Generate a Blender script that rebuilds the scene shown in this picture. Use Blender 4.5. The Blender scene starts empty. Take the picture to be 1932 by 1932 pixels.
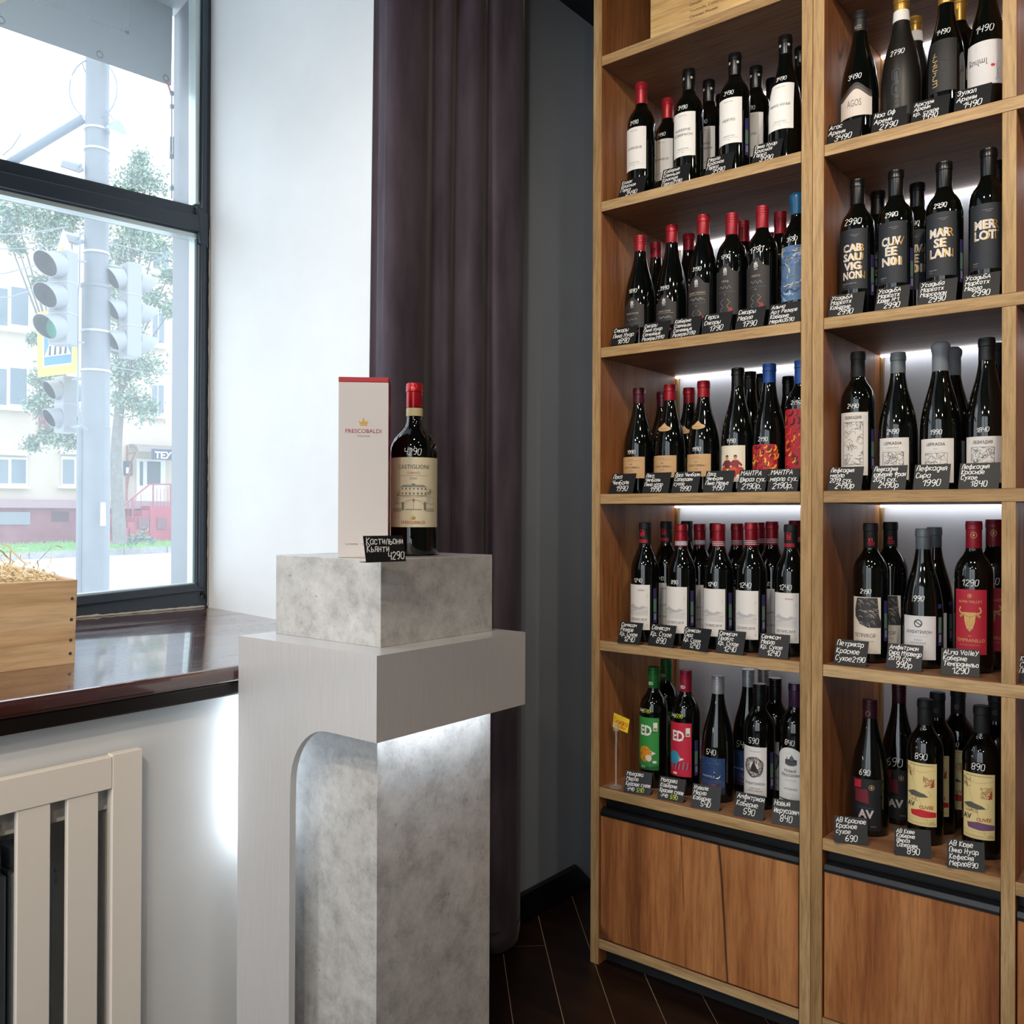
import bpy, bmesh, math, random
from mathutils import Vector, Matrix
random.seed(7)
SC = bpy.context.scene
COL = SC.collection
PI = math.pi
# ------------------------------------------------------------------ camera, world, lamps, exposure
FPX = 1689.387
CAM = Vector((1.31770, -1.98544, 1.17983))
YAW, PITCH, ROLL = 0.6748016, 0.0039495, 0.0040389
FW = Vector((-math.sin(YAW) * math.cos(PITCH), math.cos(YAW) * math.cos(PITCH), math.sin(PITCH)))
_r = Vector((math.cos(YAW), math.sin(YAW), 0)); _u = _r.cross(FW)
RT = math.cos(ROLL) * _r + math.sin(ROLL) * _u
UP = -math.sin(ROLL) * _r + math.cos(ROLL) * _u
cd = bpy.data.cameras.new('camera'); cam = bpy.data.objects.new('camera', cd); COL.objects.link(cam)
cd.sensor_fit = 'HORIZONTAL'; cd.sensor_width = 36; cd.lens = FPX / 1932 * 36
cd.clip_start = .02; cd.clip_end = 300
cam.matrix_world = Matrix(((RT.x, UP.x, -FW.x, CAM.x), (RT.y, UP.y, -FW.y, CAM.y), (RT.z, UP.z, -FW.z, CAM.z), (0, 0, 0, 1)))
SC.camera = cam
SC.view_settings.view_transform = 'Standard'; SC.view_settings.look = 'None'
SC.view_settings.exposure = 0.6; SC.view_settings.gamma = 1; SC.view_settings.use_curve_mapping = False
W = bpy.data.worlds.new('overcast_sky'); SC.world = W; W.use_nodes = True
_n = W.node_tree.nodes; _bg = _n['Background']
_tc = _n.new('ShaderNodeTexCoord'); _sp = _n.new('ShaderNodeSeparateXYZ'); _rp = _n.new('ShaderNodeValToRGB')
W.node_tree.links.new(_tc.outputs['Generated'], _sp.inputs[0]); W.node_tree.links.new(_sp.outputs['Z'], _rp.inputs[0])
W.node_tree.links.new(_rp.outputs[0], _bg.inputs[0])
_rp.color_ramp.elements[0].color = (.62, .68, .72, 1); _rp.color_ramp.elements[0].position = 0
_rp.color_ramp.elements[1].color = (.79, .89, 1, 1); _rp.color_ramp.elements[1].position = .5
_bg.inputs[1].default_value = 2.4

def spot(name, loc, to, power, size=110, col=(1, .89, .75), rad=.045, blend=.9):
    l = bpy.data.lights.new(name, 'SPOT'); l.energy = power; l.color = col; l.spot_size = math.radians(size)
    l.spot_blend = blend; l.shadow_soft_size = rad
    o = bpy.data.objects.new(name, l); COL.objects.link(o); o.location = loc
    o.rotation_euler = (Vector(to) - Vector(loc)).to_track_quat('-Z', 'Y').to_euler()
    return o
# the shop's ceiling track lamps (all above / behind the photographer)
for i, (loc, to, pw, sz) in enumerate((
        ((.55, -1.25, 2.66), (.3, .3, 1.6), 34, 95), ((1.35, -1.15, 2.66), (1.0, .3, 1.5), 36, 95),
        ((2.3, -1.2, 2.66), (1.6, .2, 1.3), 34, 100), ((.9, -2.6, 2.66), (-.3, -1.2, .7), 30, 100),
        ((2.2, -2.9, 2.66), (.4, -.6, .9), 34, 100), ((.2, -3.2, 2.66), (-.3, -1.5, .6), 62, 105))):
    spot('warm_spot', loc, to, pw * .72, sz, (1, .89, .75) if i < 3 else (1, .83, .64))

spot('warm_spot', (1.3, -2.6, 2.66), (-.3, -1.5, .55), 60, 46, (1, .84, .66), blend=.6)  # extra spot, added to brighten the radiator cover and its slats

# ------------------------------------------------------------------ rays through photograph pixels, used to measure places
def ray(x, y): return FW + (x - 966) / FPX * RT - (y - 966) / FPX * UP
def onx(x, y, X): d = ray(x, y); return CAM + d * ((X - CAM.x) / d.x)
def ony(x, y, Y): d = ray(x, y); return CAM + d * ((Y - CAM.y) / d.y)
def onz(x, y, Z): d = ray(x, y); return CAM + d * ((Z - CAM.z) / d.z)
def ond(x, y, D): return CAM + ray(x, y) * D

# ------------------------------------------------------------------ materials
def lin(h):
    r = []
    for i in (0, 2, 4):
        c = int(h[i:i + 2], 16) / 255
        r.append(c / 12.92 if c <= .04045 else ((c + .055) / 1.055) ** 2.4)
    return (*r, 1)
_MC = {}
def C(h, rough=.55, metal=0, spec=.5, name=None, coat=0):
    k = (h, rough, metal, spec, coat)
    if k not in _MC:
        m = bpy.data.materials.new(name or 'paint_' + h); m.use_nodes = True
        b = m.node_tree.nodes['Principled BSDF']; b.inputs['Base Color'].default_value = lin(h)
        b.inputs['Roughness'].default_value = rough; b.inputs['Metallic'].default_value = metal
        b.inputs['Specular IOR Level'].default_value = spec; b.inputs['Coat Weight'].default_value = coat
        _MC[k] = m
    return _MC[k]
class NT:
    def __init__(s, name):
        s.m = bpy.data.materials.new(name); s.m.use_nodes = True; s.t = s.m.node_tree
        s.b = s.t.nodes['Principled BSDF']; s.out = s.t.nodes['Material Output']
    def n(s, ty, **kw):
        o = s.t.nodes.new('ShaderNode' + ty)
        for k, v in kw.items():
            if hasattr(o, k): setattr(o, k, v)
            else: o.inputs[k.replace('_', ' ')].default_value = v
        return o
    def l(s, a, b): s.t.links.new(a, b)
    def ramp(s, src, stops):
        r = s.n('ValToRGB'); e = r.color_ramp.elements
        while len(e) < len(stops): e.new(.5)
        for i, (p, c) in enumerate(stops): e[i].position = p; e[i].color = c
        s.l(src, r.inputs[0]); return r.outputs[0]
    def coords(s, scale, rnd=True):
        tc = s.n('TexCoord'); mp = s.n('Mapping'); mp.inputs['Scale'].default_value = scale
        s.l(tc.outputs['Object'], mp.inputs[0])
        if rnd:
            oi = s.n('ObjectInfo'); mu = s.n('Math', operation='MULTIPLY'); mu.inputs[1].default_value = 37
            s.l(oi.outputs['Random'], mu.inputs[0]); cx = s.n('CombineXYZ')
            for i in range(3): s.l(mu.outputs[0], cx.inputs[i])
            s.l(cx.outputs[0], mp.inputs['Location'])
        return mp.outputs[0]
    def noise(s, vec, scale, detail=4, rough=.55, dist=0):
        n = s.n('TexNoise'); n.inputs['Scale'].default_value = scale; n.inputs['Detail'].default_value = detail
        n.inputs['Roughness'].default_value = rough; n.inputs['Distortion'].default_value = dist
        s.l(vec, n.inputs['Vector']); return n.outputs['Fac']
    def mix(s, a, b, f, mode='MIX'):
        m = s.n('Mix', data_type='RGBA', blend_type=mode)
        if isinstance(f, (int, float)): m.inputs[0].default_value = f
        else: s.l(f, m.inputs[0])
        for i, v in ((6, a), (7, b)):
            if isinstance(v, tuple): m.inputs[i].default_value = v
            else: s.l(v, m.inputs[i])
        return m.outputs[2]
    def bump(s, h, strength, dist=.002):
        b = s.n('Bump'); b.inputs['Strength'].default_value = strength; b.inputs['Distance'].default_value = dist
        s.l(h, b.inputs['Height']); s.l(b.outputs[0], s.b.inputs['Normal'])
def wood(name, axis, dark, mid, light, crack=0.0, rough=.5, fine=60, broad=5.5, rnd=True, bumpy=.12):
    t = NT(name); st = [1, 1, 1]; st[axis] = .07
    v = t.coords(tuple(st), rnd)
    a = t.noise(v, broad, 6, .62, .9); c = t.ramp(a, [(.32, lin(dark)), (.5, lin(mid)), (.68, lin(light))])
    g = t.ramp(t.noise(v, broad * 5, 5, .7, .4), [(.36, (.70, .64, .60, 1)), (.56, (1, 1, 1, 1))]); c = t.mix(c, g, .8 if crack else .35, 'MULTIPLY')
    f = t.noise(v, fine * 2, 4, .65, .2); fr = t.ramp(f, [(.36, (.60, .55, .52, 1)), (.56, (1, 1, 1, 1))])
    c = t.mix(c, fr, .7, 'MULTIPLY')
    if crack:
        st2 = [1, 1, 1]; st2[axis] = .11
        v2 = t.coords(tuple(st2), rnd); k = t.noise(v2, 3.4, 3, .45, .5)
        line = t.ramp(k, [(.4925, (0, 0, 0, 1)), (.4985, (1, 1, 1, 1)), (.5015, (1, 1, 1, 1)), (.5075, (0, 0, 0, 1))])
        v3 = t.coords((1, 1, 1), rnd); ms = t.ramp(t.noise(v3, 3.4, 2), [(.52, (0, 0, 0, 1)), (.60, (1, 1, 1, 1))])
        lm = t.mix(line, ms, 1.0, 'MULTIPLY'); c = t.mix(c, lin('1c120c'), lm)
        kn = t.n('TexVoronoi'); kn.inputs['Scale'].default_value = 4.5; st3 = [1, 1, 1]; st3[axis] = .45
        t.l(t.coords(tuple(st3), rnd), kn.inputs['Vector'])
        km = t.ramp(kn.outputs['Distance'], [(.0, (.6, .6, .6, 1)), (.05, (.2, .2, .2, 1)), (.10, (0, 0, 0, 1))])
        c = t.mix(c, lin('2a170c'), km)
    t.l(c, t.b.inputs['Base Color']); t.b.inputs['Roughness'].default_value = rough
    t.b.inputs['Specular IOR Level'].default_value = .3
    t.bump(f, bumpy); return t.m
WAL_V = wood('walnut_panel', 2, '7d4829', 'a66a3d', 'c58b57', 1)
WAL_X = wood('walnut_shelf', 0, '6f4d38', '8f6649', 'a67e5e', 0)
OAK_V = wood('oak_edge', 2, '98794f', 'b59467', 'c6a97e', 0, fine=95, broad=11)
OAK_X = wood('oak_edge_horizontal', 0, '98794f', 'b59467', 'c6a97e', 0, fine=95, broad=11)
PINE = wood('pine_crate', 1, 'd2a87c', 'e0be94', 'e9cda8', 0, fine=22, broad=9, bumpy=.05)
PINE_L = wood('pale_crate_panel', 0, 'c9a064', 'dcb67a', 'e8c78f', 0, fine=40, broad=10, bumpy=.04)
FLOORW = wood('dark_stained_oak', 0, '140b08', '1f120d', '2c1a12', 0, rough=.36, fine=70, broad=8)
def sillmat():
    t = NT('varnished_brown_sill'); v = t.coords((1, .12, 1), False)
    a = t.noise(v, 9, 5, .6, .5); c = t.ramp(a, [(.3, lin('33160f')), (.7, lin('5a2c25'))])
    v2 = t.coords((1, .5, 1), False); sc = t.ramp(t.noise(v2, 55, 6, .8, 2), [(.66, (0, 0, 0, 1)), (.74, (1, 1, 1, 1))])
    c = t.mix(c, lin('8c7570'), t.mix(sc, (.5, .5, .5, 1), 1.0, 'MULTIPLY'))
    t.l(c, t.b.inputs['Base Color'])
    rr = t.ramp(t.noise(v, 26, 4, .6), [(.35, (.16, .16, .16, 1)), (.7, (.34, .34, .34, 1))]); t.l(rr, t.b.inputs['Roughness'])
    t.b.inputs['Coat Weight'].default_value = 1; t.b.inputs['Coat IOR'].default_value = 2.1; t.b.inputs['Coat Roughness'].default_value = .05; t.b.inputs['Specular IOR Level'].default_value = 1
    t.bump(a, .10, .002); return t.m
SILL = sillmat()
def plaster(name, col, rough=.6, amt=.06):
    t = NT(name); v = t.coords((1, 1, 1), False)
    a = t.noise(v, 3.5, 6, .6); c = lin(col); d = tuple(x * .92 for x in c[:3]) + (1,)
    t.l(t.ramp(a, [(.3, d), (.7, c)]), t.b.inputs['Base Color']); t.b.inputs['Roughness'].default_value = rough
    t.bump(t.noise(v, 40, 6, .7), amt, .003); return t.m
WHITE_WALL = plaster('white_reveal_paint', 'eaeef1', .5, .05)
LIGHT_WALL = plaster('pale_grey_wall_paint', 'dcdedf', .42, .05)
GREY_WALL = plaster('slate_grey_wall_paint', '8d949d', .6, .04)
DARK_CEIL = plaster('dark_ceiling_paint', '1c2028', .7)
def concrete():
    t = NT('concrete_laminate'); v = t.coords((1, 1, 1), False)
    a = t.noise(v, 15, 12, .80, .15); c = t.ramp(a, [(.34, lin('959492')), (.5, lin('b7b6b4')), (.64, lin('c9c8c6'))])
    b = t.noise(v, 46, 10, .85, .35); dk = t.ramp(b, [(.55, (0, 0, 0, 1)), (.72, (1, 1, 1, 1))])
    m = t.ramp(t.noise(v, 8, 6, .65), [(.45, (0, 0, 0, 1)), (.60, (1, 1, 1, 1))])
    c = t.mix(c, lin('5c5854'), t.mix(t.mix(dk, m, 1.0, 'MULTIPLY'), (.8, .8, .8, 1), 1.0, 'MULTIPLY'))
    p = t.noise(v, 75, 3, .6, .4); pk = t.ramp(p, [(.69, (0, 0, 0, 1)), (.75, (1, 1, 1, 1))])
    c = t.mix(c, lin('4a4744'), t.mix(pk, (.6, .6, .6, 1), 1.0, 'MULTIPLY'))
    t.l(c, t.b.inputs['Base Color']); t.b.inputs['Roughness'].default_value = .42
    t.b.inputs['Coat Weight'].default_value = .45; t.b.inputs['Coat Roughness'].default_value = .14
    t.b.inputs['Specular IOR Level'].default_value = .4; t.bump(b, .06, .002); return t.m
CONC = concrete()
def brushed():
    t = NT('brushed_silver_laminate'); v = t.coords((1, 1, .02), False)
    a = t.noise(v, 620, 3, .6); c = t.ramp(a, [(.3, lin('c6c6c8')), (.7, lin('d0d0d2'))])
    t.l(c, t.b.inputs['Base Color']); t.b.inputs['Metallic'].default_value = .25
    t.b.inputs['Roughness'].default_value = .40; t.b.inputs['Coat Weight'].default_value = .55; t.b.inputs['Coat Roughness'].default_value = .13; t.bump(a, .02, .001); return t.m
STEEL = brushed()
def velvet():
    t = NT('aubergine_velvet'); v = t.coords((1, 1, .25), False)
    a = t.noise(v, 14, 5, .6); c = t.ramp(a, [(.3, lin('433b45')), (.7, lin('5b535d'))])
    t.l(c, t.b.inputs['Base Color']); t.b.inputs['Roughness'].default_value = .85
    t.b.inputs['Sheen Weight'].default_value = .12; t.b.inputs['Sheen Roughness'].default_value = .35
    t.b.inputs['Specular IOR Level'].default_value = .1
    t.bump(t.noise(t.coords((1, 1, 1), False), 900, 2), .15, .001); return t.m
VELVET = velvet()
def darkframe():
    t = NT('black_window_paint'); v = t.coords((1, 1, 1), False)
    a = t.ramp(t.noise(v, 30, 8, .8, 1), [(.71, lin('343e49')), (.745, lin('9aa0a4'))])
    t.l(a, t.b.inputs['Base Color']); t.b.inputs['Roughness'].default_value = .35
    t.bump(t.noise(v, 60, 5, .7), .12, .002); return t.m
FRAME = darkframe()
def paneglass():
    t = NT('hazy_dusty_glass'); t.t.nodes.remove(t.b)
    tr = t.n('BsdfTransparent'); tr.inputs[0].default_value = (.95, .97, .98, 1)
    tl = t.n('BsdfTranslucent'); tl.inputs[0].default_value = (.93, .97, 1, 1)  # translucent share puts washed-out haze into the glass; the noise adds dust specks
    gl = t.n('BsdfGlossy'); gl.inputs['Roughness'].default_value = .02
    m1 = t.n('MixShader'); m2 = t.n('MixShader')
    v = t.coords((1, 1, 1), False)
    d = t.ramp(t.noise(v, 220, 3, .7), [(.66, (.095, .095, .095, 1)), (.74, (.22, .22, .22, 1))])
    t.l(d, m1.inputs[0]); t.l(tr.outputs[0], m1.inputs[1]); t.l(tl.outputs[0], m1.inputs[2])
    m2.inputs[0].default_value = .03; t.l(m1.outputs[0], m2.inputs[1]); t.l(gl.outputs[0], m2.inputs[2])
    t.l(m2.outputs[0], t.out.inputs[0]); return t.m
PANE = paneglass()
def emit(name, col, s):
    m = bpy.data.materials.new(name); m.use_nodes = True; b = m.node_tree.nodes['Principled BSDF']
    b.inputs['Base Color'].default_value = (1, 1, 1, 1)
    b.inputs['Emission Color'].default_value = (*col, 1); b.inputs['Emission Strength'].default_value = s; return m
LED = emit('cool_white_led', (.86, .92, 1), 4.0)
LED_D = emit('dim_white_led', (.95, .94, 1), 3)
LED_P = emit('pedestal_led', (.86, .93, 1), 22)
LED_W = emit('pedestal_back_led', (.80, .91, 1), 3)
def leaves(name, a, b):
    t = NT(name); oi = t.n('NewGeometry'); c = t.ramp(oi.outputs['Random Per Island'], [(0, lin(a)), (1, lin(b))])
    t.l(c, t.b.inputs['Base Color']); t.b.inputs['Roughness'].default_value = .6; return t.m
LEAF = leaves('tree_leaves', '55716a', '8fa991')
STRAW = leaves('wood_wool', 'ecd5a6', 'fff0d2')
def mottled(name, a, b, sc=4, rough=.8):
    t = NT(name); c = t.ramp(t.noise(t.coords((1, 1, 1), False), sc, 6, .65), [(.3, lin(a)), (.7, lin(b))])
    t.l(c, t.b.inputs['Base Color']); t.b.inputs['Roughness'].default_value = rough; return t.m
GLASS = C('060907', .045, 0, .5, 'dark_bottle_glass', .4)
WHITE = C('f2f1ee', .6); CHALK = C('f4f4f2', .8); BLACKB = C('121417', .5, 0, .4, 'chalkboard'); YEL = C('cfe23a', .7)
BLACK = C('0b0c0e', .45); DARKTXT = C('26262a', .6); GOLD = C('c79a3e', .35, .7); GREYTXT = C('77777a', .6)

# ------------------------------------------------------------------ mesh builder
class MB:
    def __init__(s): s.v = []; s.f = []; s.m = []
    def add(s, vs, fs, mi=0):
        o = len(s.v); s.v += [tuple(p) for p in vs]
        for f in fs: s.f.append(tuple(i + o for i in f)); s.m.append(mi)
    def hexa(s, p, mi=0, faces={}):
        # p: 8 points, bottom ring 0-3 (x0y0,x1y0,x1y1,x0y1) then top ring
        o = len(s.v); s.v += [tuple(q) for q in p]
        for nm, f in (('-z', (3, 2, 1, 0)), ('+z', (4, 5, 6, 7)), ('-y', (0, 1, 5, 4)), ('+x', (1, 2, 6, 5)), ('+y', (2, 3, 7, 6)), ('-x', (3, 0, 4, 7))):
            s.f.append(tuple(i + o for i in f)); s.m.append(faces.get(nm, mi))
        return s
    def box(s, x0, y0, z0, x1, y1, z1, mi=0, faces={}):
        return s.hexa([(x0, y0, z0), (x1, y0, z0), (x1, y1, z0), (x0, y1, z0), (x0, y0, z1), (x1, y0, z1), (x1, y1, z1), (x0, y1, z1)], mi, faces)
    def prism(s, poly, axis, a, b, mi=0):
        # poly in the two other axes, extruded on axis from a to b
        n = len(poly)
        def P(q, t):
            return (t, q[0], q[1]) if axis == 0 else (q[0], t, q[1]) if axis == 1 else (q[0], q[1], t)
        s.add([P(q, a) for q in poly] + [P(q, b) for q in poly],
              [tuple(range(n - 1, -1, -1)), tuple(range(n, 2 * n))] + [(i, (i + 1) % n, n + (i + 1) % n, n + i) for i in range(n)], mi)
        return s
    def tube(s, pts, r, seg=8, mi=0):
        pts = [Vector(p) for p in pts]; rings = []; up = Vector((0, 0, 1))
        for i, p in enumerate(pts):
            d = (pts[min(i + 1, len(pts) - 1)] - pts[max(i - 1, 0)]).normalized()
            a = d.cross(up if abs(d.z) < .95 else Vector((1, 0, 0))).normalized(); b = d.cross(a)
            rr = r[i] if isinstance(r, (list, tuple)) else r
            rings.append([p + a * (rr * math.cos(2 * PI * k / seg)) + b * (rr * math.sin(2 * PI * k / seg)) for k in range(seg)])
        o = len(s.v)
        for g in rings: s.v += [tuple(q) for q in g]
        for i in range(len(rings) - 1):
            for k in range(seg):
                s.f.append((o + i * seg + k, o + i * seg + (k + 1) % seg, o + (i + 1) * seg + (k + 1) % seg, o + (i + 1) * seg + k)); s.m.append(mi)
        s.f.append(tuple(o + k for k in range(seg - 1, -1, -1))); s.m.append(mi)
        e = o + (len(rings) - 1) * seg; s.f.append(tuple(e + k for k in range(seg))); s.m.append(mi)
        return s
    def lathe(s, prof, seg=32, mi=0, c=(0, 0)):
        o = len(s.v)
        for r, z in prof:
            for k in range(seg):
                a = 2 * PI * k / seg; s.v.append((c[0] + r * math.sin(a), c[1] - r * math.cos(a), z))
        for i in range(len(prof) - 1):
            for k in range(seg):
                s.f.append((o + i * seg + k, o + i * seg + (k + 1) % seg, o + (i + 1) * seg + (k + 1) % seg, o + (i + 1) * seg + k)); s.m.append(mi)
        if prof[0][0] > 1e-6: s.f.append(tuple(o + k for k in range(seg - 1, -1, -1))); s.m.append(mi)
        if prof[-1][0] > 1e-6:
            e = o + (len(prof) - 1) * seg; s.f.append(tuple(e + k for k in range(seg))); s.m.append(mi)
        return s
    def mesh(s, name, mats, smooth=False):
        me = bpy.data.meshes.new(name); me.from_pydata(s.v, [], s.f)
        for m in (mats if isinstance(mats, (list, tuple)) else [mats]): me.materials.append(m)
        me.polygons.foreach_set('material_index', s.m)
        if smooth:
            me.polygons.foreach_set('use_smooth', [True] * len(s.f)); me.set_sharp_from_angle(angle=math.radians(38))
        me.update(); return me
    def build(s, name, mats, parent=None, smooth=False, bevel=0, seg=2):
        return link(name, s.mesh(name, mats, smooth), parent, bevel, seg)
def link(name, me, parent=None, bevel=0, seg=2):
    o = bpy.data.objects.new(name, me); COL.objects.link(o)
    if parent: o.parent = parent
    if bevel:
        b = o.modifiers.new('bevel', 'BEVEL'); b.width = bevel; b.segments = seg; b.limit_method = 'ANGLE'
    return o
def tag(o, label=None, cat=None, group=None, kind=None):
    if label: o['label'] = label
    if cat: o['category'] = cat
    if group: o['group'] = group
    if kind: o['kind'] = kind
    return o
def thing(name, loc=(0, 0, 0), rotz=0, label=None, cat=None, group=None, kind=None):
    o = bpy.data.objects.new(name, None); COL.objects.link(o); o.empty_display_size = .05
    o.location = loc; o.rotation_euler = (0, 0, rotz); return tag(o, label, cat, group, kind)

# ------------------------------------------------------------------ lettering
_GC = {}
def glyphs(s, bold=0):
    """printed lettering from the built-in font: vertices (cap height = 1) and faces"""
    if (s, bold) not in _GC:
        c = bpy.data.curves.new('t', 'FONT'); c.body = s.replace('Ф', 'O').replace('Ы', 'bI').replace('Ь', 'b').replace('Ъ', 'b'); c.resolution_u = 2; c.offset = bold
        o = bpy.data.objects.new('t', c); COL.objects.link(o)
        dg = bpy.context.evaluated_depsgraph_get(); dg.update(); ev = o.evaluated_get(dg); me = ev.to_mesh()
        vs = [(v.co.x / .73, v.co.y / .73) for v in me.vertices]; me.calc_loop_triangles(); fs = [tuple(p.vertices) for p in me.loop_triangles]
        ev.to_mesh_clear(); bpy.data.objects.remove(o); bpy.data.curves.remove(c)
        x0 = min((v[0] for v in vs), default=0); x1 = max((v[0] for v in vs), default=0)
        vs = [(v[0] - x0, v[1]) for v in vs]
        for i, ch in enumerate(s):      # the built-in font's round letter with a stem: O plus a bar
            if ch == 'Ф':
                m = glyphs(s[:i] + 'O', bold)[2] - glyphs('O', bold)[2] / 2; k = len(vs)
                vs += [(m - .055, -.14), (m + .055, -.14), (m + .055, 1.14), (m - .055, 1.14)]; fs.append((k, k + 1, k + 2, k + 3))
        _GC[s, bold] = (vs, fs, x1 - x0)
    return _GC[s, bold]
HW = {}
for _l in '''0 1807031222333728 18|1 062822|2 07182837360232|3 0718283736251525 2534332212 1203|4 080535 3832|5 380805253433221203|6 28170503122233342504|7 083812 1535
8 1807061525343322120304152536372818|9 3625150607182837342212|А 022842 1434|Б 3808022233342505|В 02082837362505 2534332202|Г 380802|Д 01024241 12283832|Е 38080232 0525
З 0718283736251525 2534332212 1203|И 08023832|Й 08023832 1929|К 0802 380532|Л 02183832|М 0208254842|Н 0802 3832 0535|О 180703122233372818|П 02083832|Р 02082837362505|С 3728180703122233
Т 0848 2822|У 0825 481202|Ф 2921 17061434463717|Х 0832 3802|Ц 08024241 3832|Ч 080535 3832|Ш 08024248 2822|Ы 0802222405 4842|Ь 08022233342505|Ъ 081812 2233342515|Ю 0802 0515 281713223243473828
Я 32381807061535 1502|а 36160503122233 3632|б 38170503122233342504|д 36160503122233 36302010|е 043435261605031232|р 0600 05162635332203|у 0623 361000|ф 2820 16041232443616
A 022842 1434|L 080232|M 0208254842|V 082248|l 1812|y 0623 361000|e 043435261605031232|m 0206254642|a 36160503122233 3632|v 062246|. 0212|№ 02083238 4656'''.replace('\n', '|').split('|'):
    _c, _s = _l.split(' ', 1)
    HW[_c] = [[(int(k[i]), int(k[i + 1])) for i in range(0, len(k), 2)] for k in _s.split()]
def hand_strokes(txt, size, rng, slant=.14):
    """chalk handwriting: list of polylines in (u, v), cap height = size, plus total width"""
    out = []; x = 0; k = size / 6
    for ch in txt:
        if ch == ' ': x += 2.6; continue
        g = HW.get(ch); sc = 1.0; sx = .95
        if g is None: g = HW.get(ch.upper(), HW['.']); sc = .68; sx = .78
        dy = rng.uniform(-.35, .35); wmax = max(p[0] for s in g for p in s) * sx
        for s in g:
            pts = [((x + p[0] * sx + rng.uniform(-.16, .16) + (p[1] - 2) * sc * slant), (p[1] - 2) * sc + dy + rng.uniform(-.16, .16)) for p in s]
            out.append([(a * k, b * k) for a, b in pts])
        x += wmax + 1.35
    return out, (x - 1.35) * k
def smooth_line(p):
    if len(p) < 4: return p
    o = []
    for i in range(len(p) - 1):
        a, b, c, d = p[max(i - 1, 0)], p[i], p[i + 1], p[min(i + 2, len(p) - 1)]
        for t in (0, .5):
            o.append(tuple(.5 * ((2 * b[j]) + (c[j] - a[j]) * t + (2 * a[j] - 5 * b[j] + 4 * c[j] - d[j]) * t * t + (3 * b[j] - a[j] - 3 * c[j] + d[j]) * t ** 3) for j in (0, 1)))
    return o + [p[-1]]
def clip(poly, box):
    for ax, lim, sg in ((0, box[0], 1), (0, box[1], -1), (1, box[2], 1), (1, box[3], -1)):
        o = []
        for i in range(len(poly)):
            a, b = poly[i - 1], poly[i]; da, db = (a[ax] - lim) * sg, (b[ax] - lim) * sg
            if (da >= 0) != (db >= 0):
                t = da / (da - db); o.append((a[0] + t * (b[0] - a[0]), a[1] + t * (b[1] - a[1])))
            if db >= 0: o.append(b)
        poly = o
        if not poly: return poly
    return poly
def lay(mb, p, fmap, mi):
    """a flat polygon laid on a curved surface, cut into upright strips where it is wide"""
    a = min(q[0] for q in p); b = max(q[0] for q in p); n = max(1, math.ceil((b - a) / .0055))
    for i in range(n):
        q = p if n == 1 else clip(p, (a + (b - a) * i / n, a + (b - a) * (i + 1) / n, -9, 9))
        if len(q) > 2: mb.add([fmap(*k) for k in q], [tuple(range(len(q)))], mi)
def ribbon(mb, pts, w, fmap, mi=0):
    d_ = [pts[0]]
    for p in pts[1:]:
        k = max(1, math.ceil(math.hypot(p[0] - d_[-1][0], p[1] - d_[-1][1]) / .006)); q = d_[-1]
        d_ += [(q[0] + (p[0] - q[0]) * i / k, q[1] + (p[1] - q[1]) * i / k) for i in range(1, k + 1)]
    pts = d_
    """a flat stroke of width w along pts, laid on the surface fmap(u, v)"""
    n = len(pts); vs = []
    for i, p in enumerate(pts):
        a = pts[max(i - 1, 0)]; b = pts[min(i + 1, n - 1)]; dx, dy = b[0] - a[0], b[1] - a[1]; d = math.hypot(dx, dy) or 1
        ex = (dx / d * w * .4) if i == n - 1 else (-dx / d * w * .4 if i == 0 else 0); ey = (dy / d * w * .4) if i == n - 1 else (-dy / d * w * .4 if i == 0 else 0)
        nx, ny = -dy / d * w / 2, dx / d * w / 2
        vs += [fmap(p[0] + ex + nx, p[1] + ey + ny), fmap(p[0] + ex - nx, p[1] + ey - ny)]
    mb.add(vs, [(2 * i, 2 * i + 1, 2 * i + 3, 2 * i + 2) for i in range(n - 1)], mi)
def write_hand(mb, txt, u, v, size, w, fmap, rng, mi=0, maxw=None, align='l', slant=.14):
    st, wd = hand_strokes(txt, size, rng, slant); k = min(1, maxw / wd) if maxw else 1
    off = u - (wd * k / 2 if align == 'c' else wd * k if align == 'r' else 0)
    for s in st: ribbon(mb, smooth_line([(off + a * k, v + b) for a, b in s]), w, fmap, mi)
def print_text(mb, txt, u, v, size, fmap, mi=0, maxw=None, bold=0, rot=0, align='c', sx=1):
    vs, fs, wd = glyphs(txt, bold); k = size * sx
    if maxw and wd * k > maxw: k = maxw / wd
    o = -wd * k / 2 if align == 'c' else 0
    P = [(u - b * size, v + o + a * k) if rot else (u + o + a * k, v + b * size) for a, b in vs]
    if size < .006: mb.add([fmap(*q) for q in P], fs, mi)
    else:
        for f in fs: lay(mb, [P[i] for i in f], fmap, mi)
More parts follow.
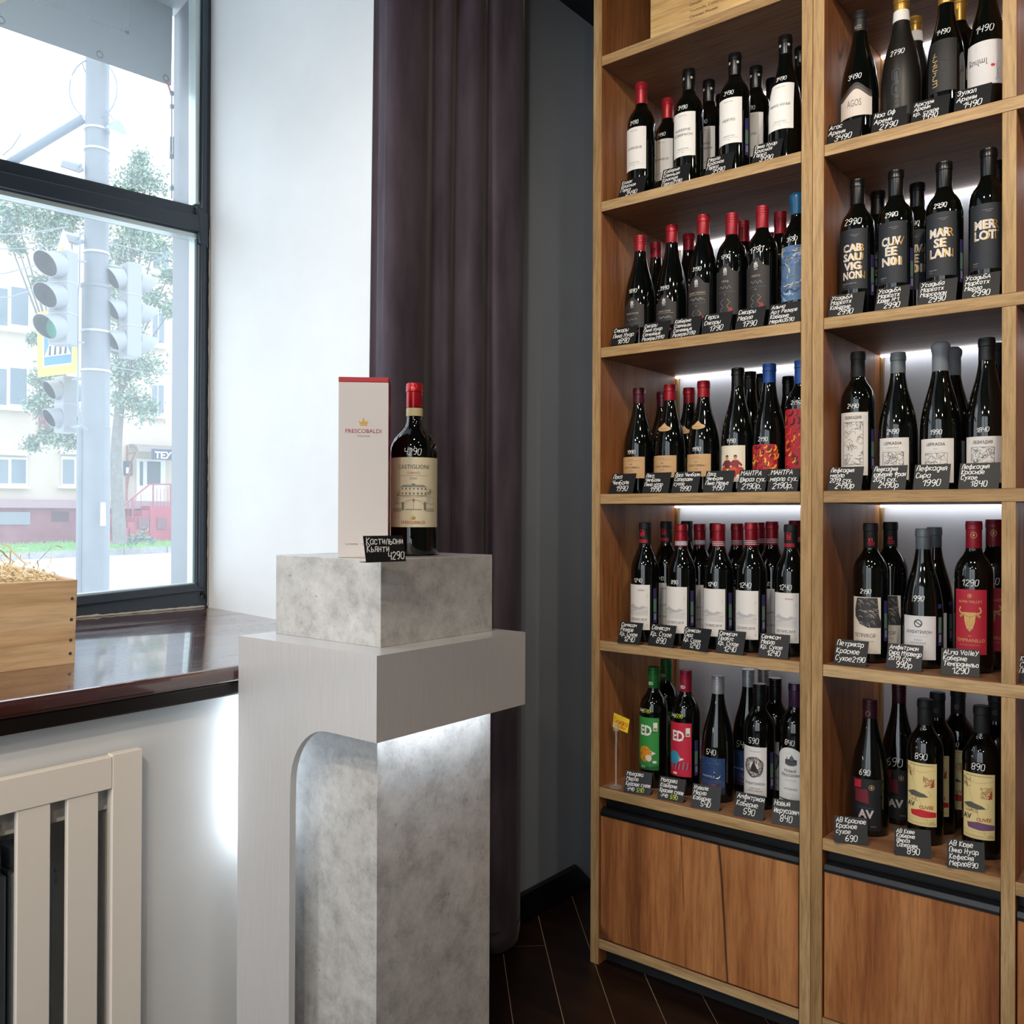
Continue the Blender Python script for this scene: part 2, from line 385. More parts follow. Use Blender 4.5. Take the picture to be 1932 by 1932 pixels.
def art(mb, items, fmap, mats, rng, S=.001):
    """flat print: a list of shapes in millimetres, laid on the surface fmap"""
    def mi(c):
        m = c if not isinstance(c, str) else C(c, .6)
        if m not in mats: mats.append(m)
        return mats.index(m)
    for it in items:
        k = it[0]
        if k == 't':
            _, s, u, v, sz, c = it[:6]; kw = it[6] if len(it) > 6 else {}
            kw = dict(kw);
            if 'maxw' in kw: kw['maxw'] *= S
            print_text(mb, s, u * S, v * S, sz * S, fmap, mi(c), **kw)
        elif k == 'r':
            _, a, b, c2, d, c = it; n = max(1, int((c2 - a) / 6))
            for i in range(n):
                x0 = a + (c2 - a) * i / n; x1 = a + (c2 - a) * (i + 1) / n
                mb.add([fmap(x * S, y * S) for x, y in ((x0, b), (x1, b), (x1, d), (x0, d))], [(0, 1, 2, 3)], mi(c))
        elif k == 'c':
            _, u, v, r, c = it[:5]; ry = it[5] if len(it) > 5 else r
            lay(mb, [((u + r * math.cos(2 * PI * i / 18)) * S, (v + ry * math.sin(2 * PI * i / 18)) * S) for i in range(18)], fmap, mi(c))
        elif k == 'p':
            lay(mb, [(x * S, y * S) for x, y in it[1]], fmap, mi(it[2]))
        elif k == 's':
            ribbon(mb, [(x * S, y * S) for x, y in smooth_line(it[1])], it[2] * S, fmap, mi(it[3]))
        elif k == 'o':   # ring
            _, u, v, r, w, c = it
            ribbon(mb, [((u + r * math.cos(2 * PI * i / 20)) * S, (v + r * math.sin(2 * PI * i / 20)) * S) for i in range(21)], w * S, fmap, mi(c))
        elif k == 'z':   # scribbled line drawing inside a rectangle
            _, a, b, c2, d, n, w, c = it
            for _i in range(n):
                x, y = rng.uniform(a, c2), rng.uniform(b, d); th = rng.uniform(0, 6.28); P = [(x, y)]
                for _j in range(5):
                    th += rng.uniform(-1.1, 1.1); x = min(c2, max(a, x + 3.2 * math.cos(th))); y = min(d, max(b, y + 3.2 * math.sin(th))); P.append((x, y))
                ribbon(mb, [(x * S, y * S) for x, y in smooth_line(P)], w * S, fmap, mi(c))

# ================================================================== THE ROOM
XW, YB, ZC = -.285, .437, 2.76
XR, YF = 4.2, -3.7
# floor slab and its diagonal planks
mb = MB(); mb.box(-1.2, YF - .1, -.12, XR + .1, YB + .6, -.018)
floor = tag(mb.build('floor', C('0a0706', .7, name='floor_underlay')), kind='structure')
_d = Vector((.684, -.73)); _nn = Vector((.73, .684))
fm = MB()
for k in range(-34, 40):
    c0 = -.226 + .1185 * k
    for j in range(-7, 9):
        s0 = j * .92 + (.46 if k % 2 else 0) - .10; near = False
        q = [_nn * (c0 + a) + _d * (s0 + b) for a, b in ((.0012, .0012), (.1173, .0012), (.1173, .9188), (.0012, .9188))]
        q = clip([(p.x, p.y) for p in q], (XW + .012, XR, YF, YB - .012))
        if len(q) < 3: continue
        q = q[::-1] if sum(q[i - 1][0] * q[i][1] - q[i][0] * q[i - 1][1] for i in range(len(q))) < 0 else q
        cx = sum(p[0] for p in q) / len(q); cy = sum(p[1] for p in q) / len(q)
        if -.35 < cx < 1.0 and -1.1 < cy < .4:
            m = MB(); m.prism(q, 2, -.017, random.uniform(-.0006, .0004)); m.build('plank', FLOORW, floor)
        else: fm.prism(q, 2, -.017, 0)
o = fm.build('planking', FLOORW, floor); o['kind'] = 'stuff'
mb = MB(); mb.add([(p.x, p.y, -.0012) for p in (Vector((XW, YF)), Vector((XR, YF)), Vector((XR, YB)), Vector((XW, YB)))], [(0, 1, 2, 3)])
mb.build('joint_bed', C('8a7460', .8, name='plank_joints'), floor)

# window-side wall: thick masonry with a splayed window opening and a radiator niche under the sill
XO, XG = -1.2, -.95                      # outer face, window face
YR, YRG, YRO = -.478, -.535, -.502       # reveal edge at the room, at the window, outer corner
YL = -2.25                               # left side of the opening (outside the picture)
mb = MB()
mb.box(XO, YF, 0, -.415, YR, .84)
for a in ((YF, 0, YL - .2, .84), (YL - .2, .64, YR, .84), (-1.165, 0, YR, .64), (YL - .2, 0, -1.165, .08)):
    mb.box(-.415, a[0], a[1], XW, a[2], a[3])
pier = [(XW, YR), (XW, YB + .1), (XO, YB + .1), (XO, YRO), (-.988, -.546), (XG, YRG)]
n = len(pier); o0 = [(x, y, 0) for x, y in pier] + [(x, y, ZC + .1) for x, y in pier]
for i, mi in enumerate((2, 0, 3, 3, 1, 1)): mb.add([o0[i], o0[(i + 1) % n], o0[n + (i + 1) % n], o0[n + i]], [(0, 1, 2, 3)], mi)
mb.box(XO, -2.45, .84, XW, YL, ZC + .1, 1); mb.box(XO, YF, .84, XW, -3.6, ZC + .1, 1); mb.box(XO, -3.6, 2.70, XW, -2.45, ZC + .1, 1); mb.box(XO, YL, 2.70, XW, YR + .1, ZC + .1, 1)  # gap past the window pier: unseen second opening, added to let in fill daylight
tag(mb.build('wall_left', [LIGHT_WALL, WHITE_WALL, GREY_WALL, plaster('outer_jamb_render', '7b8087')]), kind='structure')
mb = MB(); mb.box(XW - .1, YB, 0, XR + .1, YB + .12, ZC + .1); tag(mb.build('wall_back', GREY_WALL), kind='structure')
mb = MB(); mb.box(XR, YF, 0, XR + .1, YB, ZC + .1); tag(mb.build('wall_right', plaster('beige_wall', '7a6755')), kind='structure')
mb = MB(); mb.box(XW, YF - .1, 0, -.15, YF, ZC + .1); mb.box(2.1, YF - .1, 0, XR, YF, ZC + .1); mb.box(-.15, YF - .1, 0, 2.1, YF, .22); mb.box(-.15, YF - .1, 2.62, 2.1, YF, ZC + .1); mb.box(.9, YF - .1, .22, 1.0, YF, 2.62); tag(mb.build('wall_front', plaster('warm_wall', 'cfc8bd')), kind='structure')  # wide opening out of view, added so daylight fills the room from the front
mb = MB(); mb.box(-1.2, YF, ZC, XR, YB, ZC + .1); tag(mb.build('ceiling', DARK_CEIL), kind='structure')
# black baseboard of the corner, its end cut back
mb = MB(); y1 = onx(1091, 1627, XW + .016).y
mb.hexa([(XW, -.50, 0), (XW + .016, -.50, 0), (XW + .016, YB - .005, 0), (XW, YB, 0), (XW, -.50, .088), (XW + .016, -.50, .085), (XW + .016, y1, .085), (XW, y1, .088)])
tag(mb.build('baseboard_left', C('0d0c0e', .4, name='black_baseboard'), bevel=.003), kind='structure')

# ------------------------------------------------------------------ window
def slab(mb, quad, X, depth, mi=0):
    """a member whose face is a four-cornered piece of the plane x = X (bl, br, tr, tl)"""
    p = [onx(x, y, X) for x, y in quad]; q = [v + Vector((-depth, 0, 0)) for v in p]
    mb.hexa([q[0], p[0], p[1], q[1], q[3], p[3], p[2], q[2]], mi); return mb
win = thing('window_1', (0, 0, 0)); win['kind'] = 'structure'
LX = -620
def mt(x): return 296 + .240 * x if x < 0 else 296 + .254 * x - .00004 * x * x
def mbm(x): return 358 + .225 * x
mb = MB(); slab(mb, ((371, 1150), (401, 1147), (413, -60), (386, -60)), XG, .035)
slab(mb, ((376, 1110), (384, 1110), (394, -60), (386, -60)), XG + .012, .05)
mb.build('frame_post', FRAME, win, bevel=.003)
mb = MB(); slab(mb, ((LX, 1262), (401, 1146), (385, 1112), (LX, 1238)), XG, .09); mb.build('frame_sill_rail', FRAME, win, bevel=.003)
mb = MB(); slab(mb, ((LX, 1234), (385, 1115), (371, 1101), (LX, 1206)), XG + .010, .06); mb.build('sash_bottom_rail', FRAME, win, bevel=.003)
mb = MB(); slab(mb, ((LX, mbm(LX)), (386, mbm(386)), (386, mt(386) + 4), (LX, mt(LX))), XG, .08)
slab(mb, ((LX, mbm(LX) - 6), (386, mbm(386) - 6), (386, mbm(386) - 36), (LX, mbm(LX) - 38)), XG + .012, .05)
slab(mb, ((378, 458), (394, 470), (393, 402), (372, 388)), XG + .013, .05)
mb.build('mullion', FRAME, win, bevel=.004)
BEAD = C('cfdcdc', .25, .3, name='pale_glazing_bead')
for nm, q in (('glazing_bead', ((LX, mbm(LX) + 9), (372, mbm(372) + 8), (372, mbm(372) - 1), (LX, mbm(LX) - 1))),
              ('glazing_bead', ((366, 1100), (374, 1100), (380, 446), (370, 446))),
              ('glazing_bead', ((369, mt(369)), (385, mt(385)), (391, -60), (369, -60))),
              ('glazing_bead', ((LX, 1207), (370, 1103), (370, 1099), (LX, 1199)))):
    mb = MB(); slab(mb, q, XG - .002, .035); b = mb.build(nm, BEAD, win)
for q in (((367, 1100), (369, 1100), (373, 450), (371, 450)), ((376, 380), (378, 380), (382, -60), (380, -60))):
    mb = MB(); slab(mb, q, XG + .001, .01); mb.build('spacer_seal', C('3c4a50', .4), win)
for q in (((LX, mt(LX) - 4), (380, mt(380)), (384, -60), (LX, -60)), ((LX, 1210), (372, 1104), (378, 440), (LX, mbm(LX) - 2))):
    mb = MB(); slab(mb, q, XG - .022, .005); mb.build('glass_pane', PANE, win)
def zs(x): return .873 + (-.245 - x) * .0625          # the sill falls towards the room
mb = MB()
mb.hexa([(XG, YL, zs(XG) - .05), (-.245, YL, .841), (-.245, YR + .05, .843), (XG, YRG, zs(XG) - .05), (XG, YL, zs(XG)), (-.245, YL, .871), (-.245, YR + .05, .874), (XG, YRG, zs(XG))])
mb.build('sill_board', SILL, win, bevel=.008, seg=3)
mb = MB(); mb.box(XW - .01, YL, .814, -.2515, YR + .05, .8425); mb.build('sill_moulding', C('17110f', .3, name='dark_sill_moulding'), win, bevel=.004)
mb = MB()
mb.tube([(XG + .003, -1.15 + i * .0128, zs(XG) + .0005 + .002 * random.random()) for i in range(48)], [.0022 + .0026 * random.random() for i in range(48)], 6)
mb.tube([(XG + .004, YRG - .003, zs(XG) + .004 + i * .012) for i in range(90)], [.0012 + .0022 * random.random() for i in range(90)], 5)
mb.build('crumbling_putty', C('b9b4ac', .9), win)

# ------------------------------------------------------------------ radiator and its slatted cover
rc = thing('radiator_cover', (-.255, -1.2, 0), label='cream painted slatted radiator cover on the wall below the window', cat='radiator cover')
CREAM = C('e9e2d8', .45, name='cream_paint'); oy = 1.2; ZT = .745
def part_box(nm, y0, z0, y1, z1, x0=-.02, x1=0):
    m = MB(); m.box(x0, y0 + oy, z0, x1, y1 + oy, z1); return m.build(nm, CREAM, rc, bevel=.0015)
part_box('stile', -1.171, 0, -1.114, ZT); part_box('stile', -2.2, 0, -2.14, ZT)
part_box('top_rail', -2.14, .684, -1.1715, ZT - .003); part_box('bottom_rail', -2.14, .02, -1.1715, .09)
for i in range(9):
    y1 = -1.1955 - i * .0832; part_box('slat', y1 - .0545, .09, y1, .684, -.014, -.002)
rd = thing('radiator', (-.35, -1.2, 0), label='blue-grey sectional radiator behind the cream slats', cat='radiator')
RAD = C('96a3b0', .4, name='radiator_enamel')
for i in range(11):
    y1 = -1.245 - i * .08 + oy; m = MB(); m.box(-.035, y1 - .074, .14, .035, y1, .56); m.box(-.028, y1 - .066, .56, .032, y1 - .008, .60)
    m.box(.035, y1 - .046, .16, .043, y1 - .028, .55); m.build('section', RAD, rd, bevel=.008)
m = MB(); m.tube([(0, -1.2 + oy - 1.0, .17), (0, -1.2 + oy - .03, .17)], .016); m.tube([(0, -1.2 + oy - 1.0, .52), (0, -1.2 + oy - .03, .52)], .016)
m.box(-.02, -.98, .06, .02, -.94, .16); m.box(-.02, -.12, .06, .02, -.08, .16); m.build('header_pipe', RAD, rd)

# ------------------------------------------------------------------ curtain
prof = [(701, -.272), (707, -.268), (712, -.262), (714, -.246), (722, -.222), (740, -.196), (765, -.184), (790, -.186), (803, -.200), (806, -.226), (812, -.246), (824, -.240), (838, -.222), (852, -.214), (857, -.222), (859, -.244),
        (868, -.236), (884, -.214), (900, -.204), (913, -.210), (916, -.232), (921, -.236), (924, -.232), (928, -.220), (940, -.205), (960, -.198), (976, -.197), (984, -.203), (987, -.226), (985, -.262)]
pts = [Vector((X, onx(px, 400, X).y)) for px, X in prof]
# refine the fold line
fine = []
for i in range(len(pts) - 1):
    a, b, c, d = pts[max(i - 1, 0)], pts[i], pts[i + 1], pts[min(i + 2, len(pts) - 1)]
    for t in (0, .33, .66):
        fine.append(.5 * ((2 * b) + (c - a) * t + (2 * a - 5 * b + 4 * c - d) * t * t + (3 * b - a - 3 * c + d) * t ** 3))
fine.append(pts[-1])
zl = [.012, .05, .3, .6, 1.0, 1.4, 1.8, 2.2, 2.5, 2.74]; mb = MB(); N = len(fine); nz = len(zl)
for z in zl:
    for i, p in enumerate(fine):
        t = i / N; w = math.sin(z * 1.7 + i * .35) * .004; yy = p.y - (1.9 - z) * .010 * (1 - t) + (.006 * math.sin(z * 1.3 + i * .2) if 12 < i < 75 else 0)
        mb.v.append((p.x + (w if 9 < i < N - 4 else 0), yy, z))
for j in range(nz - 1):
    for i in range(N - 1):
        a = j * N + i; mb.f.append((a, a + 1, a + N + 1, a + N)); mb.m.append(0)
cu = mb.build('curtain', VELVET, smooth=True); so = cu.modifiers.new('thickness', 'SOLIDIFY'); so.thickness = .003; so.offset = -1
tag(cu, 'floor-length aubergine velvet curtain hanging in folds beside the window', 'curtain')
mb = MB(); mb.add([(p.x + .0012, p.y - (1.9 - .07) * .010 * (1 - i / N), .066) for i, p in enumerate(fine)] + [(p.x + .0012, p.y - (1.9 - .07) * .010 * (1 - i / N), .070) for i, p in enumerate(fine)],
                  [(i, i + 1, N + i + 1, N + i) for i in range(N - 1)]); mb.build('hem_stitching', C('2a2228', .9), cu)

# ------------------------------------------------------------------ display pedestal
PX, PY = -.035, -.71
pd = thing('display_pedestal', (PX, PY, 0), label='tall display pedestal of concrete blocks wrapped in brushed silver band with rounded cut-out', cat='pedestal')
sh = [(-.237, 0), (-.070, 0), (-.070, .62)]
for i in range(11):
    a = PI - PI / 2 * i / 10; sh.append((.038 + .107 * math.cos(a), .668 + .117 * math.sin(a)))
sh += [(.10, .785), (-.237, .785)]
mb = MB(); mb.prism([(x - PX, z) for x, z in sh], 1, -.921 - PY, -.907 - PY); mb.box(-.237 - PX, -.921 - PY, .785, .168 - PX, -.502 - PY, .936)
mb.build('silver_band', STEEL, pd)
xc = ony(711.5, 1500, -.845).x; yc = onx(925, 1500, xc).y
mb = MB(); mb.box(-.200 - PX, -.845 - PY, 0, xc - PX, yc - PY, .785); mb.build('concrete_column', CONC, pd, bevel=.001)
mb = MB(); mb.box(-.209 - PX, -.852 - PY, .936, .103 - PX, -.533 - PY, 1.097); mb.build('concrete_top_block', CONC, pd, bevel=.001)
mb = MB(); mb.box(xc + .040 - PX, -.86 - PY, .782, xc + .052 - PX, yc - PY, .7848); mb.build('led_strip', LED_P, pd)
mb = MB(); mb.box(-.2385 - PX, -.90 - PY, .50, -.2372 - PX, -.55 - PY, .81); mb.build('led_strip', LED_W, pd)

# gift box on the pedestal
bx0 = onz(637, 1052, 1.097); rz = .765; wd = .0968
bH = ony(636, 711, bx0.y).z - 1.097
gb = thing('wine_gift_box', (bx0.x, bx0.y, 1.097), rz, 'tall white and red wine gift box standing on the pedestal', 'box')
BOXW = C('d3ccc9', .42, name='satin_white_card'); BOXR = C('b3222b', .4, name='red_card')
dp = wd * .96
mb = MB(); mb.box(0, 0, 0, wd, dp, bH - .010, 0, {'+x': 1, '+y': 1}); mb.build('box_sleeve', [BOXW, BOXR], gb, bevel=.0012)
mb = MB(); mb.box(0, 0, bH - .010, wd, dp, bH); mb.build('red_lid', BOXR, gb, bevel=.0012)
mats = []; mb = MB(); rng = random.Random(3); Wm = wd * 1000; Hm = bH * 1000
def crown(u, v, s, c): return [('p', [(u - 5 * s, v + 4 * s), (u - 3.6 * s, v), (u + 3.6 * s, v), (u + 5 * s, v + 4 * s), (u + 2.6 * s, v + 2 * s), (u, v + 4.6 * s), (u - 2.6 * s, v + 2 * s)], c), ('c', u, v + 5.4 * s, .9 * s, c), ('r', u - 3.6 * s, v - 1.4 * s, u + 3.6 * s, v - .6 * s, c)]
art(mb, crown(Wm / 2, Hm * .738, 1.9, GOLD) + [('t', 'FRESCOBALDI', Wm / 2, Hm * .690, 8.2, 'a3262e', {'maxw': 79}), ('t', 'TOSCANA', Wm / 2, Hm * .669, 3.3, '8a7a55', {'maxw': 27, 'sx': 1.2}),
        ('t', 'CULTIVATING', 14, Hm * .071, 2.9, '4a4548', {'align': 'l', 'maxw': 29}), ('t', 'TOSCANA', 45, Hm * .071, 2.9, 'a3262e', {'align': 'l', 'maxw': 20})],
    lambda u, v: (u, -.0005, v), mats, rng)
mb.build('box_print', mats, gb)

# ------------------------------------------------------------------ shelving
Z0, S, T = .467, .385, .026
def board(nm, root, x0, y0, z0, x1, y1, z1, mats, faces={}):
    m = MB(); m.box(x0 - root.location.x, y0, z0, x1 - root.location.x, y1, z1, 0, faces); return m.build(nm, mats, root, bevel=.0008, seg=1)
HND = C('16181c', .38, .3, name='black_handle_profile')
PLINTH = C('15161a', .6, name='black_plinth')
BACKW = C('dcdcdf', .5, name='white_back_panel')
def carcass(root, x0, x1, door_gap=.003):
    """black gap, door with its handle, bottom board and plinth of one bay between x0 and x1"""
    board('bottom_board', root, x0, 0, .044, x1, .43, .069, [WAL_X, OAK_X], {'-y': 1})
    board('plinth', root, x0, .036, .0005, x1, .052, .044, PLINTH)
    board('recess_panel', root, x0, .034, .36, x1, .040, .440, BLACK)
    d = board('door', root, x0 + door_gap, .004, .071, x1 - door_gap, .023, .392, WAL_V)
    m = MB(); rx = root.location.x
    m.prism([(0.002, .3925), (.002, .399), (.006, .409), (.014, .412), (.022, .412), (.026, .405), (.026, .3925)], 0, x0 + .002 - rx, x1 - .002 - rx)
    link('handle_rail', m.mesh('handle_rail', HND), d, .0008, 1)
LU = thing('shelving_unit', (0, 0, 0), label='walnut and oak wine shelving bay nearest the curtain, wine crate panel at top', cat='shelf unit')
for a, b in ((0, .026), (.563, .5885)): board('side_panel', LU, a, 0, 0, b, .433, 2.74, [WAL_V, OAK_V], {'-y': 1})
for k in range(6):
    z = Z0 + S * k; board('shelf', LU, .0265, 0, z - T, .5625, .42, z, [WAL_X, OAK_X], {'-y': 1})
    if 1 <= k <= 5: board('led_strip', LU, .030, .399, z - T - .006, .561, .411, z - T - .0005, LED if k > 1 else LED_D)
board('top_board', LU, .0265, 0, 2.71, .5625, .42, 2.74, [WAL_X, OAK_X], {'-y': 1})
board('back_panel', LU, .0265, .424, .07, .5625, .433, 2.71, BACKW)
board('lit_edge_strip', LU, .0265, .412, .467, .034, .4235, 2.70, OAK_V)  # pale oak strip paints the LED-lit back edge of the side panel
carcass(LU, .0265, .5625)
RU = thing('shelving_unit', (.589, 0, 0), label='wide walnut and oak wine shelving bay cut by the right edge', cat='shelf unit')
XD0, XD1, XE = .9675, .9930, 1.37
board('side_panel', RU, .589, 0, 0, .6145, .433, 2.74, [WAL_V, OAK_V], {'-y': 1}); board('side_panel', RU, XE, 0, 0, XE + .026, .433, 2.74, [WAL_V, OAK_V], {'-y': 1})
for k in range(1, 5):
    z = Z0 + S * k; board('shelf', RU, .615, 0, z - T, XE, .42, z, [WAL_X, OAK_X], {'-y': 1})
    board('divider', RU, XD0, .0005, z, XD1, .42, (z + S - T) if k < 4 else 2.71, [WAL_V, OAK_V], {'-y': 1})
board('divider', RU, XD0, .0005, 0, XD1, .42, Z0 + S - T, [WAL_V, OAK_V], {'-y': 1})
for a, b in ((.615, XD0), (XD1, XE)):
    board('shelf', RU, a, 0, Z0 - T, b, .42, Z0, [WAL_X, OAK_X], {'-y': 1}); carcass(RU, a, b)
    for k in (1, 2, 3, 4): board('led_strip', RU, a + .004, .399, Z0 + S * k - T - .006, b - .002, .411, Z0 + S * k - T - .0005, LED if k > 1 else LED_D)
    board('led_strip', RU, a + .004, .399, Z0 + S * 5 - T - .006, b - .002, .411, Z0 + S * 5 - T - .0005, LED)
    board('shelf', RU, a, 0, Z0 + S * 5 - T, b, .42, Z0 + S * 5, [WAL_X, OAK_X], {'-y': 1})
    board('lit_edge_strip', RU, a, .412, .467, a + .008, .4235, 2.70, OAK_V)  # same LED-lit wood edge, put in as a paler strip
board('top_board', RU, .615, 0, 2.71, XE, .42, 2.74, [WAL_X, OAK_X], {'-y': 1})
board('back_panel', RU, .615, .424, .07, XE, .433, 2.71, BACKW)

# wine crate standing on the top shelf, its printed panel to the front
cx = ony(1227, 72, .03).x
wc = thing('wine_crate', (cx, .03, Z0 + 5 * S), label='pale pine wine crate with printed black lettering on the top shelf', cat='crate')
mb = MB(); cw = .5615 - cx - .004
mb.box(0, 0, 0, cw, .014, .31); mb.box(0, .0145, 0, .014, .33, .31); mb.box(cw - .014, .0145, 0, cw, .33, .31); mb.box(.0145, .318, 0, cw - .0145, .33, .31)
mb.build('crate_panels', PINE_L, wc, bevel=.001); m = MB(); m.box(.0145, .0145, 0, cw - .0145, .3175, .01); m.build('crate_floor', PINE_L, wc)
mats = []; mb = MB()
tx = ony(1301, 30, .03)
for i, s in enumerate(('Christian Moueix.', 'Yountville, California.', 'Othello', 'by')):
    px = (1301, 36.0), (1301, 24.5), (1301, 12.5), (1303, -1); q = ony(*px[i], .03)
    art(mb, [('t', s, (q.x - cx) * 1000, (q.z - Z0 - 5 * S) * 1000, 7.2, '2a2018', {'align': 'l', 'sx': 1.12})], lambda u, v: (u, -.0006, v), mats, rng)
mb.build('crate_lettering', mats, wc)

# ------------------------------------------------------------------ pine crate of wood wool on the sill
SL = math.atan(.0625)
q0 = onx(141, 1254, -.452); q1 = onx(147, 1095, -.452); CH = q1.z - q0.z
pc = thing('pine_crate', (-.452, q0.y, zs(-.452)), label='open pine crate with nailed corner standing on the brown windowsill', cat='crate')
pc.rotation_euler = (0, SL, 0)
CL, CD, ct = .50, .30, .012
for nm, bx in (('front_board', (-ct, -CL, 0, 0, 0, CH)), ('back_board', (-CD, -CL, 0, -CD + ct, 0, CH)), ('end_board', (-CD + ct + .0005, -ct, 0, -ct - .0005, 0, CH)),
               ('end_board', (-CD + ct + .0005, -CL, 0, -ct - .0005, -CL + ct, CH)), ('base_board', (-CD + ct + .0005, -CL + ct + .0005, .001, -ct - .0005, -ct - .0005, .010))):
    m = MB(); m.box(*bx); m.build(nm, PINE, pc, bevel=.0012)
for f in (.235, .50, .76, .93):
    m = MB(); z = CH * (1 - f * .94); m.add([(.0008, -.010 + .0032 * math.cos(2 * PI * i / 10), z + .0032 * math.sin(2 * PI * i / 10)) for i in range(10)], [tuple(range(10))]); m.build('nail_head', C('6a6a6c', .4, .8, name='nail_steel'), pc)
rng = random.Random(11); mb = MB()
for i in range(1500):
    loose = i > 1440
    x, y = rng.uniform(-CD + .02, -.02), -.03 - abs(rng.gauss(0, .5)) * (CL - .07)
    if y < -CL + .03: continue
    z = CH - .045 + rng.uniform(0, .045) + .03 * min(1, -y / .22) + (.02 if loose else 0); th = rng.uniform(0, 6.28); P = []
    for j in range(6):
        P.append((min(-.016, max(-CD + .016, x)), min(-.016, max(-CL + .016, y)), min(z, CH + .05 + (.03 if loose else 0)))); th += rng.uniform(-1, 1)
        x += .012 * math.cos(th); y += .012 * math.sin(th); z += rng.uniform(-.007, .007) + (.007 if loose and j < 3 else 0)
    w = rng.uniform(.0007, .0016)
    mb.add([(p[0], p[1] - w, p[2]) for p in P] + [(p[0], p[1] + w, p[2] + w) for p in P], [(j, j + 1, 7 + j, 6 + j) for j in range(5)])
st = mb.build('wood_wool', STRAW); st.location = pc.location; st.rotation_euler = pc.rotation_euler
tag(st, 'pale wood wool shavings filling the open pine crate', 'wood wool', kind='stuff')

# ================================================================== THE STREET OUTSIDE
FA = math.radians(11.6); FD = Vector((math.sin(FA), math.cos(FA), 0)); FN = Vector((math.cos(FA), -math.sin(FA), 0))   # along the facade / towards us
F0 = ond(160, 960, 30)
def fac(px, py, off=0.0):
    """point of the facade plane (off metres in front of it): (s along, z)"""
    d = ray(px, py); t = ((F0 + FN * off) - CAM).dot(FN) / d.dot(FN); p = CAM + d * t
    return (p - F0).dot(FD), p.z
def fpart(nm, root, rect, mats, d0, d1, parent=None):
    """box on the facade covering a pixel rectangle, from d0 to d1 metres proud of the wall"""
    x0, y0, x1, y1 = rect; s0, _ = fac(x0, (y0 + y1) / 2, d1); s1, _ = fac(x1, (y0 + y1) / 2, d1); xm = (x0 + x1) / 2
    za = fac(xm, y1, d1)[1]; zb = fac(xm, y0, d1)[1]
    m = MB(); m.box(s0, -d1, za, s1, -d0, zb); return m.build(nm, mats, parent or root)
FROT = math.atan2(FD.y, FD.x)
bl = thing('apartment_building', (F0.x, F0.y, 0), FROT, 'cream apartment building across the street with white windows and maroon base', 'building')
CREAMW = mottled('cream_render', 'bdae9f', 'c9bcae', .6); MAROON = mottled('maroon_base_paint', '7a3a48', '96606a', 1.2); PVC = C('d4d6d8', .5, name='white_window_frame')
BGL = C('76838d', .1, name='far_window_glass'); SILLW = C('e8e8e8', .5)
sB = fac(0, 955)[1]
m = MB(); m.box(-14, 0, sB, 22, 8, 12.0); m.build('wall', CREAMW, bl)
m = MB(); m.box(-14, -.10, -1.0, 22, 8, sB - .02); m.build('plinth', MAROON, bl)
m = MB(); m.box(-14, -.22, sB - .05, 22, -.0, sB + .22); m.build('plinth_ledge', C('a58a92', .7), bl)
m = MB(); m.box(-14.1, -.05, 12.0, 22.1, 8, 12.1); m.build('roof', C('8a7a78', .8), bl)
wins = [(-60, 538, 57, 618, 3), (-60, 690, 54, 768, 3), (-48, 862, 52, 917, 3), (116, 862, 196, 918, 3), (287, 587, 311, 652, 2), (286, 722, 310, 785, 2), (-22, 385, 26, 440, 2), (288, 462, 320, 512, 2)]
for x0, y0, x1, y1, nn_ in wins:
    f = fpart('window', bl, (x0, y0, x1, y1), PVC, -.02, .05)
    for i in range(nn_):
        a = x0 + (x1 - x0) * i / nn_; b = x0 + (x1 - x0) * (i + 1) / nn_; g = (b - a) * .09; fpart('window_glass', bl, (a + g, y0 + 5, b - g, y1 - 5), BGL, .045, .06, f)
    fpart('window_ledge', bl, (x0 - 4, y1, x1 + 5, y1 + 4), SILLW, -.02, .22)
for x0, y0, x1, y1 in ((-40, 850, 52, 858), (116, 850, 196, 858)): fpart('roller_box', bl, (x0, y0, x1, y1), PVC, -.01, .18)
fpart('vent', bl, (-30, 966, 57, 990), C('8b8f9a', .7), .09, .13); fpart('vent', bl, (98, 965, 130, 984), C('4d2c38', .7), .09, .13)
fpart('maroon_panel', bl, (74, 770, 92, 820), C('8d4a5c', .7), -.02, .06)
fpart('notice_board', bl, (234, 870, 250, 897), C('2f4560', .5), -.02, .08); m = fpart('notice_sheet', bl, (238, 882, 246, 893), WHITE, .075, .09)
dr = fpart('entrance_door', bl, (258, 866, 312, 957), PVC, -.02, .07); fpart('door_glass', bl, (264, 871, 270, 916), C('42545f', .15), .06, .085, dr); fpart('door_glass', bl, (278, 871, 303, 914), C('42545f', .15), .06, .085, dr)
m = MB(); s0, zt = fac(254, 833, .6); s1, _ = fac(345, 833, .6); m.prism([(0, zt - .05), (-.5, zt - .08), (-.85, zt - .18), (-1.04, zt - .36), (-.99, zt - .36), (-.8, zt - .24), (-.5, zt - .16), (0, zt - .14)], 0, s0, s1); m.build('awning', C('857d7a', .5), bl)
for px in (254,): m = MB(); s, _ = fac(px, 860, .9); m.tube([(s, -1.0, zt - .38), (s, -.45, zt - .75), (s, -.08, zt - 1.6), (s, -.05, zt - 2.1)], .03, 6); m.tube([(s, -1.0, zt - .38), (s, -.05, zt - .40)], .025, 6); m.tube([(s, -.05, zt - .1), (s, -.05, zt - 2.1)], .03, 6); m.build('awning_bracket', C('96605f', .6), bl)
sg = fpart('shop_sign', bl, (287, 848, 345, 868), C('2c4258', .5), 1.06, 1.12); s0, z0 = fac(292, 864, 1.13); s1, z1 = fac(292, 852, 1.13)
